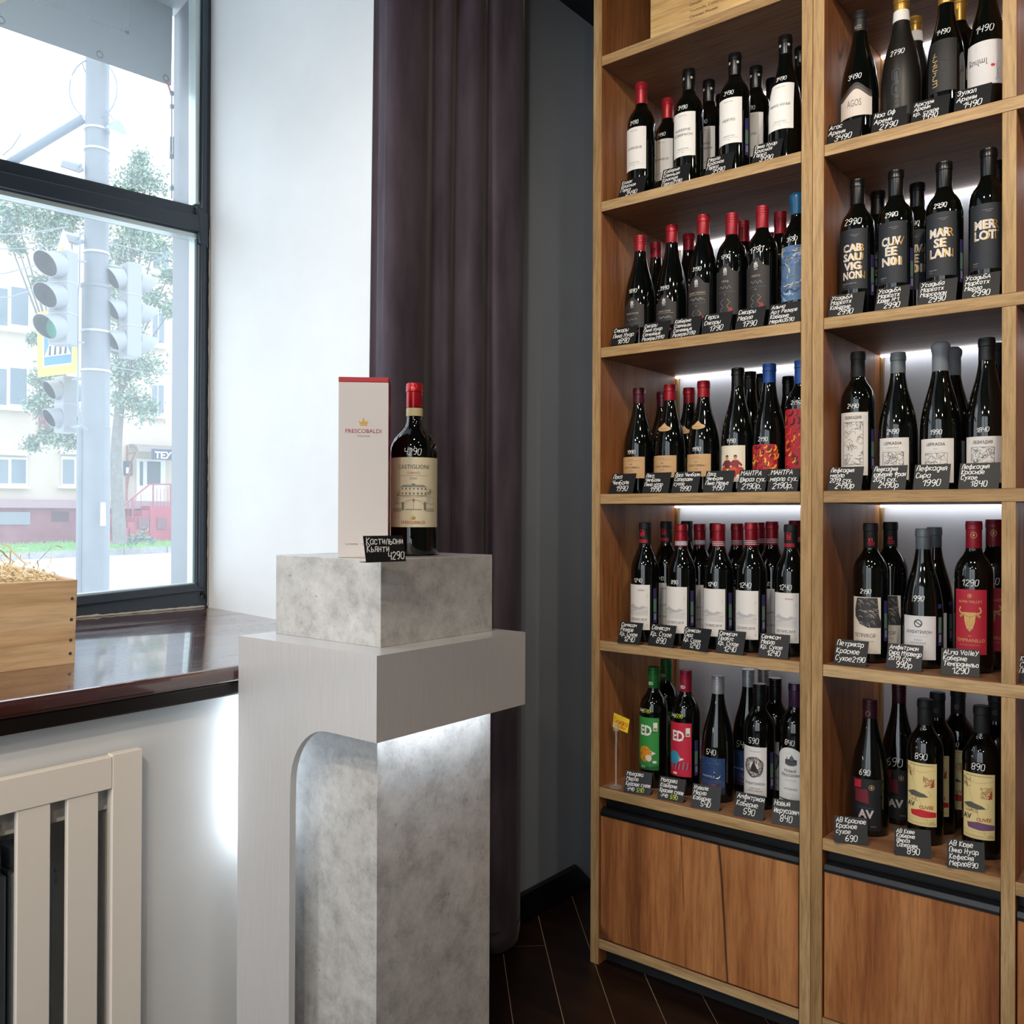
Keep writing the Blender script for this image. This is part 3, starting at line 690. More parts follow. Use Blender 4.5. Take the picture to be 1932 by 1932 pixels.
mats = []; mb = MB(); art(mb, [('t', 'ТЕХН', s0 * 1000, z0 * 1000, (z1 - z0) * 1000, 'ffffff', {'align': 'l', 'bold': .03})], lambda u, v: (u, -1.135, v), mats, rng); mb.build('sign_lettering', mats, sg)
# entrance steps and red railing
MRED = mottled('red_steps_paint', '9c3f52', 'b7596a', 1.5)
stp = thing('entrance_steps', (F0.x, F0.y, 0), FROT, 'dark red entrance steps with a red railing below the shop door', 'steps')
fpart('landing', stp, (283, 955, 345, 1026), MRED, .11, 1.2)
for i in range(6): fpart('step', stp, (268 - i * 13, 963 + i * 11, 284 - i * 13, 1030), MRED, .11, 1.15)
fpart('dark_hatch', stp, (262, 976, 282, 998), C('7d5560', .7), 1.1, 1.24); fpart('dark_hatch', stp, (297, 977, 314, 998), C('7d5560', .7), 1.19, 1.25)
RAIL = C('a8505c', .5, name='red_railing')
def fpt(px, py, off): s, z = fac(px, py, off); return (s, -off, z)
m = MB(); m.tube([fpt(197, 983, 1.1), fpt(282, 914, 1.1), fpt(345, 913, 1.1)], .028, 6)
for px, ya, yb in ((200, 981, 1015), (250, 940, 978), (289, 914, 955), (322, 913, 955)): m.tube([fpt(px, yb, 1.1), fpt(px, ya, 1.1)], .026, 6)
for i in range(7): m.tube([fpt(296 + i * 7, 955, 1.1), fpt(296 + i * 7, 922, 1.1)], .010, 5)
for i in range(6): m.tube([fpt(206 + i * 12, 1008 - i * 9.5, 1.1), fpt(206 + i * 12, 979 - i * 9.6, 1.1)], .010, 5)
m.build('railing', RAIL, stp)
# ground: road, kerb stones, grass strip
def gpt(px, py, off): s, z = fac(px, py, off); p = F0 + FD * s + FN * off; return Vector((p.x, p.y, z))
GA, GB = gpt(0, 1058, 3.2), gpt(320, 1043, 3.2); u_ = (GB - GA); gl = GA - u_ * 2.2; gr = GB + u_ * 3
mb = MB(); dn = Vector((FN.x * 40, FN.y * 40, 0))
mb.add([gl, gr, gr + Vector((FN.x * 26, FN.y * 26, -.3)), gl + Vector((FN.x * 26, FN.y * 26, -.3))], [(0, 1, 2, 3)]); o = mb.build('road', mottled('pale_asphalt', 'c9c9c8', 'd8d8d6', 2)); o['kind'] = 'structure'
kb = thing('kerb', tuple(GA), label='row of grey kerb stones between the road and grass strip', cat='kerb'); kl = u_.length; ku = u_.normalized(); KST = mottled('kerb_stone', '8f8f92', 'adadae', 5)
for i in range(-5, 10):
    m = MB(); a = ku * (i * 1.32 + .75 + .012); b = ku * (i * 1.32 + .75 + 1.308); h = Vector((0, 0, .20)); w_ = -FN * .16
    m.hexa([a, b, b + w_, a + w_, a + h, b + h, b + w_ + h, a + w_ + h]); m.build('kerb_stone', KST, kb)
mb = MB(); GRASS = mottled('grass_ground', '6fa35c', '8cbc74', 3); h = Vector((0, 0, .19))
e0 = gl + h - FN * .17; e1 = gr + h - FN * .17; mb.add([e0, e1, e1 - FN * 3.2 + Vector((0, 0, .16)), e0 - FN * 3.2 + Vector((0, 0, .16))], [(0, 1, 2, 3)])
rng = random.Random(5)
for i in range(5200):
    t = rng.uniform(.22, .62); w = rng.uniform(.02, 3.0); p = e0 + (e1 - e0) * t - FN * w + Vector((0, 0, .05 * w)); d = Vector((rng.uniform(-.03, .03), rng.uniform(-.03, .03), rng.uniform(.05, .14))); s = FD * .012
    mb.add([p - s, p + s, p + d], [(0, 1, 2)])
tag(mb.build('grass_strip', GRASS), 'strip of bright green grass behind the grey kerb', 'grass', kind='stuff')

def tree(trunk, r, blobs, D, label, dens, seed, lf=.10, nm='street_tree', cat='tree', grp='trees in front of the building'):
    b = ond(*trunk[0], D); root = thing(nm, tuple(b), label=label, cat=cat, group=grp); g = random.Random(seed)
    P = [ond(x, y, D) - b for x, y in trunk]; m = MB(); m.tube([p for p in P], [r * (1 - .45 * i / len(P)) for i in range(len(P))], 10); 
    m.build('trunk', mottled('bark', '5f5f5c', '7d7c78', 9), root); m = MB(); br = MB()
    for x, y, rr in blobs:
        c = ond(x, y, D) - b; R = rr / FPX * D
        br.tube([P[-1], (P[-1] + c) / 2 + Vector((0, 0, .1)), c], [.05, .03, .012], 5)
        for i in range(int(dens * rr)):
            v = Vector((g.gauss(0, 1), g.gauss(0, 1), g.gauss(0, 1))) * (R * .5); v.z *= .85
            a = Vector((g.gauss(0, 1), g.gauss(0, 1), g.gauss(0, 1))).normalized() * lf * g.uniform(.6, 1.2); bb = a.cross(Vector((g.gauss(0, 1), g.gauss(0, 1), g.gauss(0, 1)))).normalized() * lf * .4; p = c + v
            m.add([p - a, p - bb, p + a, p + bb], [(0, 1, 2, 3)])
    br.build('branches', C('6b6b68', .8), root); m.build('foliage', LEAF, root)
tree([(226, 1026), (223, 960), (218, 880), (221, 820), (228, 740)], .19, [(262, 330, 26), (240, 352, 36), (285, 345, 30), (266, 300, 18), (250, 440, 44), (290, 465, 40), (222, 480, 34), (235, 540, 34), (290, 560, 26), (222, 590, 34), (250, 640, 34), (275, 690, 32), (225, 700, 38), (240, 755, 38), (275, 770, 28), (215, 650, 26), (318, 520, 18), (322, 585, 18)], 25, 'leafy street tree with visible trunk beside the entrance steps', 15, 1, .075)
tree([(178, 1030), (176, 900), (150, 800), (120, 740)], .17, [(30, 405, 34), (75, 410, 38), (118, 420, 34), (92, 452, 28), (12, 440, 24), (140, 400, 22), (35, 470, 14), (75, 530, 16), (62, 640, 12), (80, 715, 26), (105, 745, 34), (70, 762, 24), (128, 790, 28), (95, 822, 28), (60, 838, 16), (130, 830, 20)], 26.5, 'leafy street tree spreading behind the traffic lights left of the pole', 15, 2, .075)
tree([(255, 1028), (262, 1020)], .03, [(250, 1018, 10), (266, 1012, 12), (284, 1020, 9), (238, 1022, 8)], 27.5, 'low green bush at the foot of the tree', 12, 3, .06, 'low_bush', 'bush', None)

# ------------------------------------------------------------------ utility pole, traffic lights, signs
PD = 9.0
pb = ond(176, 1500, PD); pole = thing('utility_pole', (pb.x, pb.y, 0), label='thick pale grey utility pole with clamped collars outside the window', cat='pole')
PGREY = mottled('galvanised_pole', '6f757b', '7e858b', 2, .5)
def pz(y): return ond(176, y, PD).z
def pxs(w): return w / FPX * PD / 2
zp = [(pxs(52), pz(1560)), (pxs(52), pz(815)), (pxs(54), pz(806)), (pxs(50), pz(804)), (pxs(50), pz(545)), (pxs(55), pz(543)), (pxs(55), pz(538)), (pxs(43), pz(536)), (pxs(41), pz(-100))]
m = MB(); m.lathe(zp, 24); m.build('shaft', PGREY, pole, smooth=True)
for y in (244, 283, 477, 626, 700): m = MB(); m.lathe([(pxs(44 if y < 540 else 52), pz(y + 2)), (pxs(47 if y < 540 else 54), pz(y + 2)), (pxs(47 if y < 540 else 54), pz(y - 2)), (pxs(44 if y < 540 else 52), pz(y - 2))], 24); m.build('clamp_collar', C('b5bec6', .4, .3), pole)
rr2 = Vector((RT.x, RT.y, 0)).normalized(); ff2 = Vector((FW.x, FW.y, 0)).normalized()
m = MB(); a = -rr2 * pxs(40) - ff2 * pxs(36); m.tube([a + Vector((0, 0, pz(1560))), a + Vector((0, 0, pz(812)))], .035, 8); m.build('cable_duct', PGREY, pole, smooth=True)
def pp(x, y, dd=0): p = ond(x, y, PD + dd); return Vector((p.x - pb.x, p.y - pb.y, p.z))
m = MB(); m.tube([pp(147, 560, -.2), pp(147, 780, -.2), pp(150, 800, -.2), pp(166, 812, -.2)], .008, 6); m.tube([pp(151, 430, -.15), pp(150, 530, -.15), pp(147, 560, -.2)], .006, 6); m.build('cable', C('7f8a94', .5), pole)
m = MB(); m.hexa([pp(189, 992, -.17), pp(200, 992, -.12), pp(200, 992, -.115), pp(189, 992, -.165), pp(190, 948, -.17), pp(199, 948, -.12), pp(199, 948, -.115), pp(190, 948, -.165)]); m.build('torn_notice', WHITE, pole)
m = MB(); m.tube([pp(157, 224), pp(100, 258), pp(28, 302), pp(-60, 355)], .045, 10); m.build('stay_arm', C('6f7c88', .5), pole, smooth=True)
m = MB(); m.tube([pp(176 + 45 * math.sin(t * PI / 12), 168 - 57 * math.cos(t * PI / 12), -.05) for t in range(25)], .007, 6); m.tube([pp(155, 120), pp(170, 160), pp(205, 215), pp(222, 234)], .006, 6); m.build('wire_loop', C('7d8a96', .5), pole)
m = MB(); m.lathe([(.012, .05), (.05, .02), (.11, -.06), (.10, -.06)], 16); o = m.build('small_lamp', C('8f9ca8', .5), pole, smooth=True); o.location = pp(223, 236); o.rotation_euler = (0, .5, 0)

WHT = C('8e9398', .5, name='white_signal_housing'); SOCK = C('2c343c', .6, name='dark_visor_inside')
def hood(root, c, ax, r, L, lens=None, inner=SOCK, short=.35):
    """visor: a hood whose underside is cut back, along direction ax from centre c"""
    ax = ax.normalized(); up = Vector((0, 0, 1)); sd = ax.cross(up).normalized(); up = sd.cross(ax); N = 20; vo = []; ve = []; vi = []
    for k in range(N):
        t = 2 * PI * k / N; d = sd * math.cos(t) + up * math.sin(t); l = L * (short + (1 - short) * (.5 + .5 * math.sin(t)) ** .8)
        vo.append(c + d * r * 1.08); ve.append(c + d * r + ax * l); vi.append(c + d * r * .97 + ax * .01)
    m = MB(); m.add(vo + ve, [(k, (k + 1) % N, N + (k + 1) % N, N + k) for k in range(N)], 0)
    vj = [p + (c - p + ax * (p - c).dot(ax)) * .06 for p in ve]
    m.add(ve + vj, [(k, (k + 1) % N, N + (k + 1) % N, N + k) for k in range(N)], 0); m.add(vj + vi, [(k, (k + 1) % N, N + (k + 1) % N, N + k) for k in range(N)], 1)
    h = m.build('visor', [WHT, inner], root, smooth=True)
    m = MB(); m.add([c + ax * (.02 + .03 * 0) + (p - c - ax * .01) for p in vi], [tuple(range(N))]); m.build('lens', lens or SOCK, h); return h
def signal(px, D, ys, hw, face, label, lens=(None, None, None), both=False, r=.105, L=.30):
    x0 = ond(px, ys[1], D); root = thing('traffic_light', (x0.x, x0.y, 0), label=label, cat='traffic light'); fz = Vector((face.x, face.y, 0)).normalized(); sd = Vector((-fz.y, fz.x, 0))
    zc = [ond(px, y, D).z for y in ys]; st_ = abs(zc[0] - zc[1]); ztop = zc[0] + st_ * .52; zb = zc[-1] - st_ * .52
    m = MB(); a, b = sd * hw, fz * .075
    m.hexa([-a - b + Vector((0, 0, zb)), a - b + Vector((0, 0, zb)), a + b + Vector((0, 0, zb)), -a + b + Vector((0, 0, zb)), -a - b + Vector((0, 0, ztop)), a - b + Vector((0, 0, ztop)), a + b + Vector((0, 0, ztop)), -a + b + Vector((0, 0, ztop))])
    m.build('housing', WHT, root, bevel=.012)
    for i in range(len(ys) - 1):
        z = (zc[i] + zc[i + 1]) / 2; m = MB(); a2, b2 = sd * (hw + .004), fz * .079
        m.hexa([v + Vector((0, 0, z + e)) for e in (-.004, .004) for v in (-a2 - b2, a2 - b2, a2 + b2, -a2 + b2)]); m.build('section_seam', C('a9aeb4', .5), root)
    for i, z in enumerate(zc):
        hood(root, fz * .076 + Vector((0, 0, z)), fz + Vector((0, 0, -.12)), r, L, lens[i])
        if both: hood(root, -fz * .076 + Vector((0, 0, z)), -fz + Vector((0, 0, -.10)), r, L * .8, lens[i])
    m = MB(); tp = Vector((pb.x - x0.x, pb.y - x0.y, 0)); 
    for z in (zc[0] + st_ * .35, zc[-1] - st_ * .35): m.tube([Vector((0, 0, z)), tp * .8 + Vector((0, 0, z + .02))], .014, 6)
    m.build('mounting_bracket', C('9aa3ab', .5), root); return root
GREENL = C('3fae97', .25, name='green_signal_lens')
signal(119, 8.7, (506, 564, 622), .11, -RT * .20 - FW * .96, 'white traffic light facing left, green lens lowest, left of the pole', (None, None, GREENL), False, .115, .24)
signal(246, 9.2, (530, 588, 645), .115, RT * .70 + FW * .70, 'white traffic light seen from behind, right of the pole', (None, None, None), True, .10, .20)
signal(124, 9.3, (738, 790), .10, RT * .6 + FW * .8, 'white two-lens pedestrian signal under the yellow crossing sign', (None, None), True, .095, .17)
# crossing sign
sc_ = thing('crossing_sign', tuple(ond(109, 643, 8.95)), label='yellow-bordered blue pedestrian crossing sign behind the traffic light', cat='road sign')
o_ = sc_.location; c4 = [(70, 590), (147, 573), (147, 703), (71, 712)]
def sq(f, dd): 
    cxx = sum(p[0] for p in c4) / 4; cyy = sum(p[1] for p in c4) / 4; return [ond(cxx + (x - cxx) * f, cyy + (y - cyy) * f, 8.95 + dd) - o_ for x, y in c4]
def plate(nm, q, q2, mt_): m = MB(); m.hexa([q2[3], q2[2], q[2], q[3], q2[0], q2[1], q[1], q[0]]); return m.build(nm, mt_, sc_)
plate('yellow_board', sq(1, .015), sq(1, 0), C('f3c955', .5)); plate('white_edge', sq(.73, 0), sq(.73, -.004), WHITE); plate('blue_field', sq(.68, -.004), sq(.68, -.007), C('4a86cf', .5))
def sp(u, v, dd): q = sq(.68, dd); return q[3] + (q[2] - q[3]) * u + (q[0] - q[3]) * v
m = MB(); m.add([sp(.02, .20, -.009), sp(.98, .20, -.009), sp(.52, .96, -.009)], [(0, 1, 2)]); m.build('white_triangle', WHITE, sc_)
m = MB()
for i in range(4): a = .16 + i * .19; m.add([sp(a, .22, -.011), sp(a + .09, .22, -.011), sp(a + .11, .44, -.011), sp(a + .04, .44, -.011)], [(0, 1, 2, 3)])
m.build('zebra_stripes', C('3d4a58', .6), sc_)
# warning plate and floodlight above
ws = thing('warning_plate', tuple(ond(118, 455, 8.8)), label='small white triangular plate with orange mark above the traffic light', cat='road sign'); o2 = ws.location
m = MB(); q = [ond(x, y, 8.8) - o2 for x, y in ((104, 482), (138, 482), (119, 432))]; m.add(q + [p + FW * .02 for p in q], [(0, 1, 2), (5, 4, 3), (0, 3, 4, 1), (1, 4, 5, 2), (2, 5, 3, 0)]); m.build('plate', WHITE, ws)
m = MB(); m.add([ond(x, y, 8.79) - o2 for x, y in ((112, 478), (124, 478), (117, 463))], [(0, 1, 2)]); m.build('orange_mark', C('f2a63a', .6), ws)
def camera_box(x, y, label):
    r = thing('street_camera', tuple(ond(x, y, 8.9)), label=label, cat='camera'); oo = r.location; m = MB()
    q = [ond(x + a, y + b, 8.9 + c) - oo for a, b, c in ((-20, 3, -.1), (14, 14, 0), (20, 10, .2), (-12, 0, .2), (-16, -9, -.1), (18, 0, 0), (24, -3, .2), (-8, -11, .2))]; m.hexa(q); m.build('camera_housing', WHT, r, bevel=.01)
    m = MB(); m.add([q[0] + Vector((0, 0, -.003)), q[1] + Vector((0, 0, -.003)), q[2] + Vector((0, 0, -.003)), q[3] + Vector((0, 0, -.003))], [(0, 1, 2, 3)]); m.build('dark_underside', C('8794a0', .5), r)
    m = MB(); m.tube([q[1] * .9, ond(157, y + 8, 8.9) - oo], .02, 6); m.build('camera_bracket', C('7d8a94', .5), r)
camera_box(130, 447, 'white street camera on bracket below the window mullion left of the pole'); camera_box(133, 311, 'white street camera on bracket above the window mullion left of the pole')
for i, (a, b, d1, d2, r) in enumerate((((-20, 442), (130, 428), 16, 12, .012), ((-20, 470), (150, 455), 16, 14, .008), ((-20, 560), (70, 545), 14, 9, .009), ((190, 425), (330, 400), 12, 20, .009), ((195, 455), (330, 480), 12, 20, .009), ((5, 293), (40, 252), 14, 14, .010), ((-20, 515), (70, 500), 20, 9, .008), ((200, 690), (330, 705), 12, 22, .008))):
    A, B = ond(*a, d1), ond(*b, d2); m = MB(); M_ = (A + B) / 2 - Vector((0, 0, .05)); m.tube([A, M_, B], r, 5)
    tag(m.build('overhead_wire', C('74808a', .6)), ('thin overhead wire just under the mullion at far left', 'thin overhead wire sloping behind the street camera', 'thin overhead wire running left from the traffic light', 'thin overhead wire rising right from the pole', 'thin overhead wire falling right from the pole', 'short wire above the stay arm in the upper pane', 'thin overhead wire above the topmost visor', 'thin overhead wire below the right traffic light')[i], 'wire')
# translucent banner outside the upper pane
BX = -1.16
bq = [onx(x, y, BX) for x, y in ((-420, -95), (323, 162), (327, -60), (-420, -330))]; bo = bq[1]
bn = thing('vinyl_banner', tuple(bo), label='grey vinyl banner with white frame line hanging outside the upper pane', cat='banner')
def vinyl():
    t = NT('grey_banner_vinyl'); t.b.inputs['Base Color'].default_value = lin('a0a5a8'); t.b.inputs['Roughness'].default_value = .5; tl = t.n('BsdfTranslucent'); tl.inputs[0].default_value = lin('a8adb0'); mx = t.n('MixShader'); mx.inputs[0].default_value = .55
    t.l(t.b.outputs[0], mx.inputs[1]); t.l(tl.outputs[0], mx.inputs[2]); t.l(mx.outputs[0], t.out.inputs[0]); return t.m
VIN = vinyl(); m = MB(); q = [p - bo for p in bq]; th = Vector((-.0015, 0, 0)); m.hexa([q[0], q[1], q[1] + th, q[0] + th, q[3], q[2], q[2] + th, q[3] + th]); m.build('banner_sheet', VIN, bn)
def bp(x, y): return onx(x, y, BX + .002) - bo
VWt = NT('white_banner_print'); _tl = VWt.n('BsdfTranslucent'); _tl.inputs[0].default_value = (1, 1, 1, 1); VWt.l(_tl.outputs[0], VWt.out.inputs[0]); VW = VWt.m
m = MB(); m.add([bp(-420, -176), bp(243, 66), bp(243, 60), bp(-420, -182)], [(0, 1, 2, 3)]); m.add([bp(236, 60), bp(243.5, 66), bp(243.5, -60), bp(236, -60)], [(0, 1, 2, 3)]); m.build('white_frame_line', VW, bn)
m = MB(); m.add([bp(-30 + 68 * math.cos(t * PI / 16), -44 + 58 * math.sin(t * PI / 16)) + Vector((.001, 0, 0)) for t in range(32)], [tuple(range(32))]); m.build('yellow_disc', C('e8d59a', .6), bn)
m = MB(); m.add([bp(-30 + 60 * math.cos(t * PI / 16), -48 + 56 * math.sin(t * PI / 16)) + Vector((.002, 0, 0)) for t in range(32)], [tuple(range(32))]); m.build('white_disc', VW, bn)
for x, y in ((2, 38), (188, 103), (313, 148)):
    m = MB(); c = onx(x, y, BX + .003) - bo; m.add([c + Vector((.001, .006 * r_ * math.cos(t * PI / 8), .0065 * r_ * math.sin(t * PI / 8))) for r_ in (1.7, 1) for t in range(16)], [(t, (t + 1) % 16, 16 + (t + 1) % 16, 16 + t) for t in range(16)]); e_ = m.build('eyelet', C('5f6a72', .3, .8), bn)
    m = MB(); m.add([c + Vector((.0008, .006 * math.cos(t * PI / 8), .0065 * math.sin(t * PI / 8))) for t in range(16)], [tuple(range(16))]); m.build('eyelet_hole', VW, e_)
tc_ = thing('tension_cable', tuple(onx(322, 170, BX)), label='turnbuckle cable and red strap tying down the banner corner', cat='cable'); o3 = tc_.location
def tpn(x, y): return onx(x, y, BX + .002) - o3
m = MB(); m.tube([tpn(314, 151), tpn(319, 165), tpn(323, 178)], .003, 6); m.build('red_strap', C('d0476a', .6), tc_)
m = MB(); m.tube([tpn(324, 178), tpn(324, 240), tpn(324, 375)], .0022, 6); m.tube([tpn(322, 258), tpn(321, 300)], .0022, 6); m.tube([tpn(327, 258), tpn(327, 300)], .0022, 6)
for y in (176, 201, 295, 355): m.box(*(tpn(324, y) - Vector((.004, .005, .006))), *(tpn(324, y) + Vector((.004, .005, .006))))
m.build('turnbuckle', C('76858f', .4, .5), tc_)

# ================================================================== BOTTLES
def sh_bord(H, R=.0375):
    k = H / .31
    return [(0, .004), (R * .8, 0), (R - .001, .003), (R, .008), (R, .192 * k), (R * .992, .202 * k), (R * .955, .212 * k), (R * .86, .223 * k), (R * .72, .232 * k), (R * .56, .240 * k), (.0165, .249 * k), (.0150, .259 * k), (.0142, .300 * k), (.0142, H - .002)]
def sh_semi(H, R=.0375):
    k = H / .31
    return [(0, .004), (R * .8, 0), (R - .001, .003), (R, .008), (R, .182 * k), (R * .985, .192 * k), (R * .93, .203 * k), (R * .80, .217 * k), (R * .64, .230 * k), (R * .50, .241 * k), (.0158, .252 * k), (.0148, .262 * k), (.0142, .300 * k), (.0142, H - .002)]
def sh_burg(H, R=.041):
    k = H / .31
    return [(0, .004), (R * .8, 0), (R - .001, .003), (R, .008), (R, .118 * k), (R * .99, .133 * k), (R * .955, .150 * k), (R * .88, .170 * k), (R * .77, .190 * k), (R * .645, .208 * k), (R * .53, .225 * k), (R * .445, .242 * k), (.0160, .258 * k), (.0150, .275 * k), (.0144, H - .002)]
def sh_cone(H, R=.0375):
    k = H / .31
    return [(0, .004), (R * .8, 0), (R - .001, .003), (R, .008), (R, .150 * k), (R * .985, .165 * k), (R * .93, .185 * k), (R * .83, .205 * k), (R * .70, .222 * k), (R * .56, .237 * k), (R * .45, .250 * k), (.0155, .262 * k), (.0146, .28 * k), (.0142, H - .002)]
SHAPES = dict(bord=sh_bord, semi=sh_semi, burg=sh_burg, cone=sh_cone)
def rad_at(prof, z):
    for i in range(2, len(prof) - 1):
        if prof[i][1] <= z <= prof[i + 1][1]:
            a, b = prof[i], prof[i + 1]; t = (z - a[1]) / max(1e-6, b[1] - a[1]); return a[0] + t * (b[0] - a[0])
    return prof[-1][0]
_ME = {}
def body_mesh(shape, H, R):
    k = ('b', shape, round(H, 3), R)
    if k not in _ME: m = MB(); m.lathe(SHAPES[shape](H, R), 36); _ME[k] = m.mesh('glass_body', GLASS, True)
    return _ME[k]
def cap_mesh(style, H, L, col, rough, metal, nr):
    k = ('c', style, round(H, 3), L, col, rough)
    if k not in _ME:
        r = nr + .0009; m = MB(); t = H
        if style == 'screw':
            p = [(r - .0003, t - L), (r, t - L + .001), (r, t - .024)]
            for i in range(3): p += [(r + .0007, t - .0235 + i * .006), (r + .0007, t - .0200 + i * .006), (r - .0002, t - .0192 + i * .006), (r - .0002, t - .0182 + i * .006)]
            p += [(r + .0004, t - .0055), (r + .0004, t - .001), (r - .0006, t), (.004, t + .0002)]
        elif style == 'wax':
            p = [(r + .0005, t - L), (r + .0016, t - L + .003), (r + .0014, t - .022), (r + .0034, t - .016), (r + .0042, t - .010), (r + .0032, t - .003), (r - .002, t + .002), (.004, t + .003)]
        else:
            p = [(r - .0002, t - L), (r + .0002, t - L + .001), (r, t - .019), (r + .0012, t - .0175), (r + .0013, t - .0065), (r + .0007, t - .0055), (r + .0006, t - .0012), (r - .0008, t), (.004, t)]
        m.lathe(p, 36); _ME[k] = m.mesh('capsule', C(col, rough, metal), True)
    return _ME[k]
def wrap(prof, eps):
    def f(u, v):
        r = rad_at(prof, v) + eps; a = u / max(r, .012); return (r * math.sin(a), -r * math.cos(a), v)
    return f
def label_mesh(prof, v0, v1, hw, mat, top=None, eps=.0005, n=18):
    f = wrap(prof, eps); m = MB(); tall = 1 if prof[4][1] >= v1 else 6; vs = []
    for i in range(n + 1):
        t = -1 + 2 * i / n; vt = v1 - (top(t) if top else 0)
        for j in range(tall + 1): vs.append(f(t * hw, v0 + (vt - v0) * j / tall))
    w = tall + 1; m.add(vs, [(i * w + j, (i + 1) * w + j, (i + 1) * w + j + 1, i * w + j + 1) for i in range(n) for j in range(tall)]); return m.mesh('label', mat, True)
# --- label designs: dict(v0, v1 label bottom / top in m, hw half width, col, art list in mm measured from the bottle's base)
def L_kras(lines):
    a = [('t', 'КРАСНАЯ  ГОРКА', 0, 180, 2.0, '55565a', {'maxw': 38}), ('t', 'КРАСНАЯ ГОРКА', 2, 96, 2.6, '55565a', {'maxw': 30}), ('s', [(-18, 92), (24, 92)], .4, '8a8a8c'), ('t', '2020', 2, 87, 1.8, '77777a')]
    for i, s in enumerate(lines): a.append(('t', s, 0, (142 if len(lines) > 1 else 133) - i * 12, 6.2, '35353a', {'maxw': 52, 'sx': 1.15}))
    return dict(v0=.079, v1=.190, hw=.034, col='efece8', art=a, price=.198)
def emblem(u, v, s, c): return [('c', u, v, 5 * s, c), ('c', u, v - .6 * s, 3.0 * s, '2c2a2b'), ('p', [(u - 4 * s, v + 4 * s), (u - 5 * s, v + 9 * s), (u - 2 * s, v + 7 * s), (u, v + 12 * s), (u + 2 * s, v + 7 * s), (u + 5 * s, v + 9 * s), (u + 4 * s, v + 4 * s)], c), ('c', u, v - .6 * s, 1.6 * s, c), ('r', u - 4.5 * s, v - 8.5 * s, u + 4.5 * s, v - 7 * s, c), ('z', u - 5 * s, v - 5 * s, u + 5 * s, v + 3 * s, 4, .5 * s, c)]
def L_siko(name, dv=0.0, fam=False):
    t_ = 176 + dv * 1000; a = emblem(0, t_ - 18, 1.0, 'c9c6c2') + [('t', name, 0, t_ - 44, 4.6, 'c0aa90', {'maxw': 46})]
    rg = random.Random(len(name)); P = [(-14 + i * 3.2, t_ - 57 + 3.5 * math.sin(i * 1.9) + rg.uniform(-1, 1)) for i in range(10)]; a += [('s', P, .6, 'b9b4ae')]
    if fam: a += [('r', -26, t_ - 47, 26, t_ - 46.5, 'b9b4ae'), ('s', [(p[0] * 1.5, p[1] - 1) for p in P], .5, 'b9b4ae')]
    a += [('s', [(-26, t_ - 68), (26, t_ - 68)], .35, '8c8884'), ('t', '2019', 0, t_ - 75, 2, 'b9b4ae')]
    for i in (-1, 1):
        for q in (0, 1): a += [('s', [(i * 10 - 5 * i, t_ - 86 - q * 18), (i * 10 + 3 * i, t_ - 94 - q * 18), (i * 10 - 5 * i, t_ - 102 - q * 18)], 1.0, 'a98a4e' if i > 0 else '8d8f92')]
    a += [('p', [(8, 64 + dv * 500), (14, 58 + dv * 500), (20, 64 + dv * 500), (14, 70 + dv * 500)], 'a3232e')]
    return dict(v0=.052, v1=.178 + dv, hw=.033, col='2b2829', top=lambda t: .017 * (1 - math.cos(min(1, abs(t) * 1.35) * PI)) / 2 + .004 * abs(t), art=a, price=.190 + dv)
def L_loco(first=False):
    a = [('t', 'СЕВАСТОПОЛЬ', 0, 92, 1.6, '8a6a44', {'maxw': 30}), ('t', '2020', 0, 79, 2.8, '4a3a2a'), ('t', 'LOCO CIMBALI', 0, 69, 5.2, '33291f', {'maxw': 56}), ('t', 'САПЕРАВИ', 0, 62, 1.8, '6a5138', {'maxw': 24}), ('s', [(-26, 89), (26, 89)], .3, '8a6a44')]
    d = dict(v0=.043, v1=.100, hw=.038, col='c8a273', art=a, price=.108)
    if not first:
        P = [(20 * math.cos(2 * PI * i / 24), 170 + 7 * math.sin(2 * PI * i / 24) + max(0, 9 * math.sin(2 * PI * i / 24)) * max(0, 1 - abs(math.cos(2 * PI * i / 24)) * 2.2)) for i in range(24)]
        d['extra'] = [('p', P, 'c8a273'), ('t', 'SEVASTOPOL', 0, 169, 2.2, '5a4630', {'maxw': 26}), ('r', -4, 164.5, 4, 165, '5a4630')]
    return d
def L_meni():
    a = [('t', 'ПИНО', -36, 103, 2.4, '3c5a55', {'align': 'l'}), ('t', 'МЕНЬЕ', -36, 97, 2.4, '3c5a55', {'align': 'l'})]
    for u, c in ((-10, '6e2a30'), (12, '8c2b2e')):
        a += [('c', u, 86, 4.0, 'd08a5a'), ('p', [(u - 5, 89), (u + 5, 89), (u + 2, 94), (u - 3, 93)], '4a2226'), ('p', [(u - 9, 60), (u + 9, 60), (u + 7, 81), (u - 7, 81)], c), ('p', [(u - 7, 80), (u - 17, 70), (u - 15, 65), (u - 5, 73)], c), ('p', [(u + 7, 80), (u + 17, 70), (u + 15, 65), (u + 5, 73)], c)]
    a += [('c', -20, 56, 9, 'c2442e'), ('c', 6, 52, 13, 'd0552e'), ('c', 24, 54, 10, 'b93a2c'), ('p', [(-34, 40), (34, 40), (30, 52), (-32, 50)], 'a8342c'), ('c', -4, 42, 6, 'e9e2d2'), ('c', 20, 40, 6, 'efe9dc')]
    return dict(v0=.028, v1=.117, hw=.036, col='e6dcc6', art=a, price=.124)
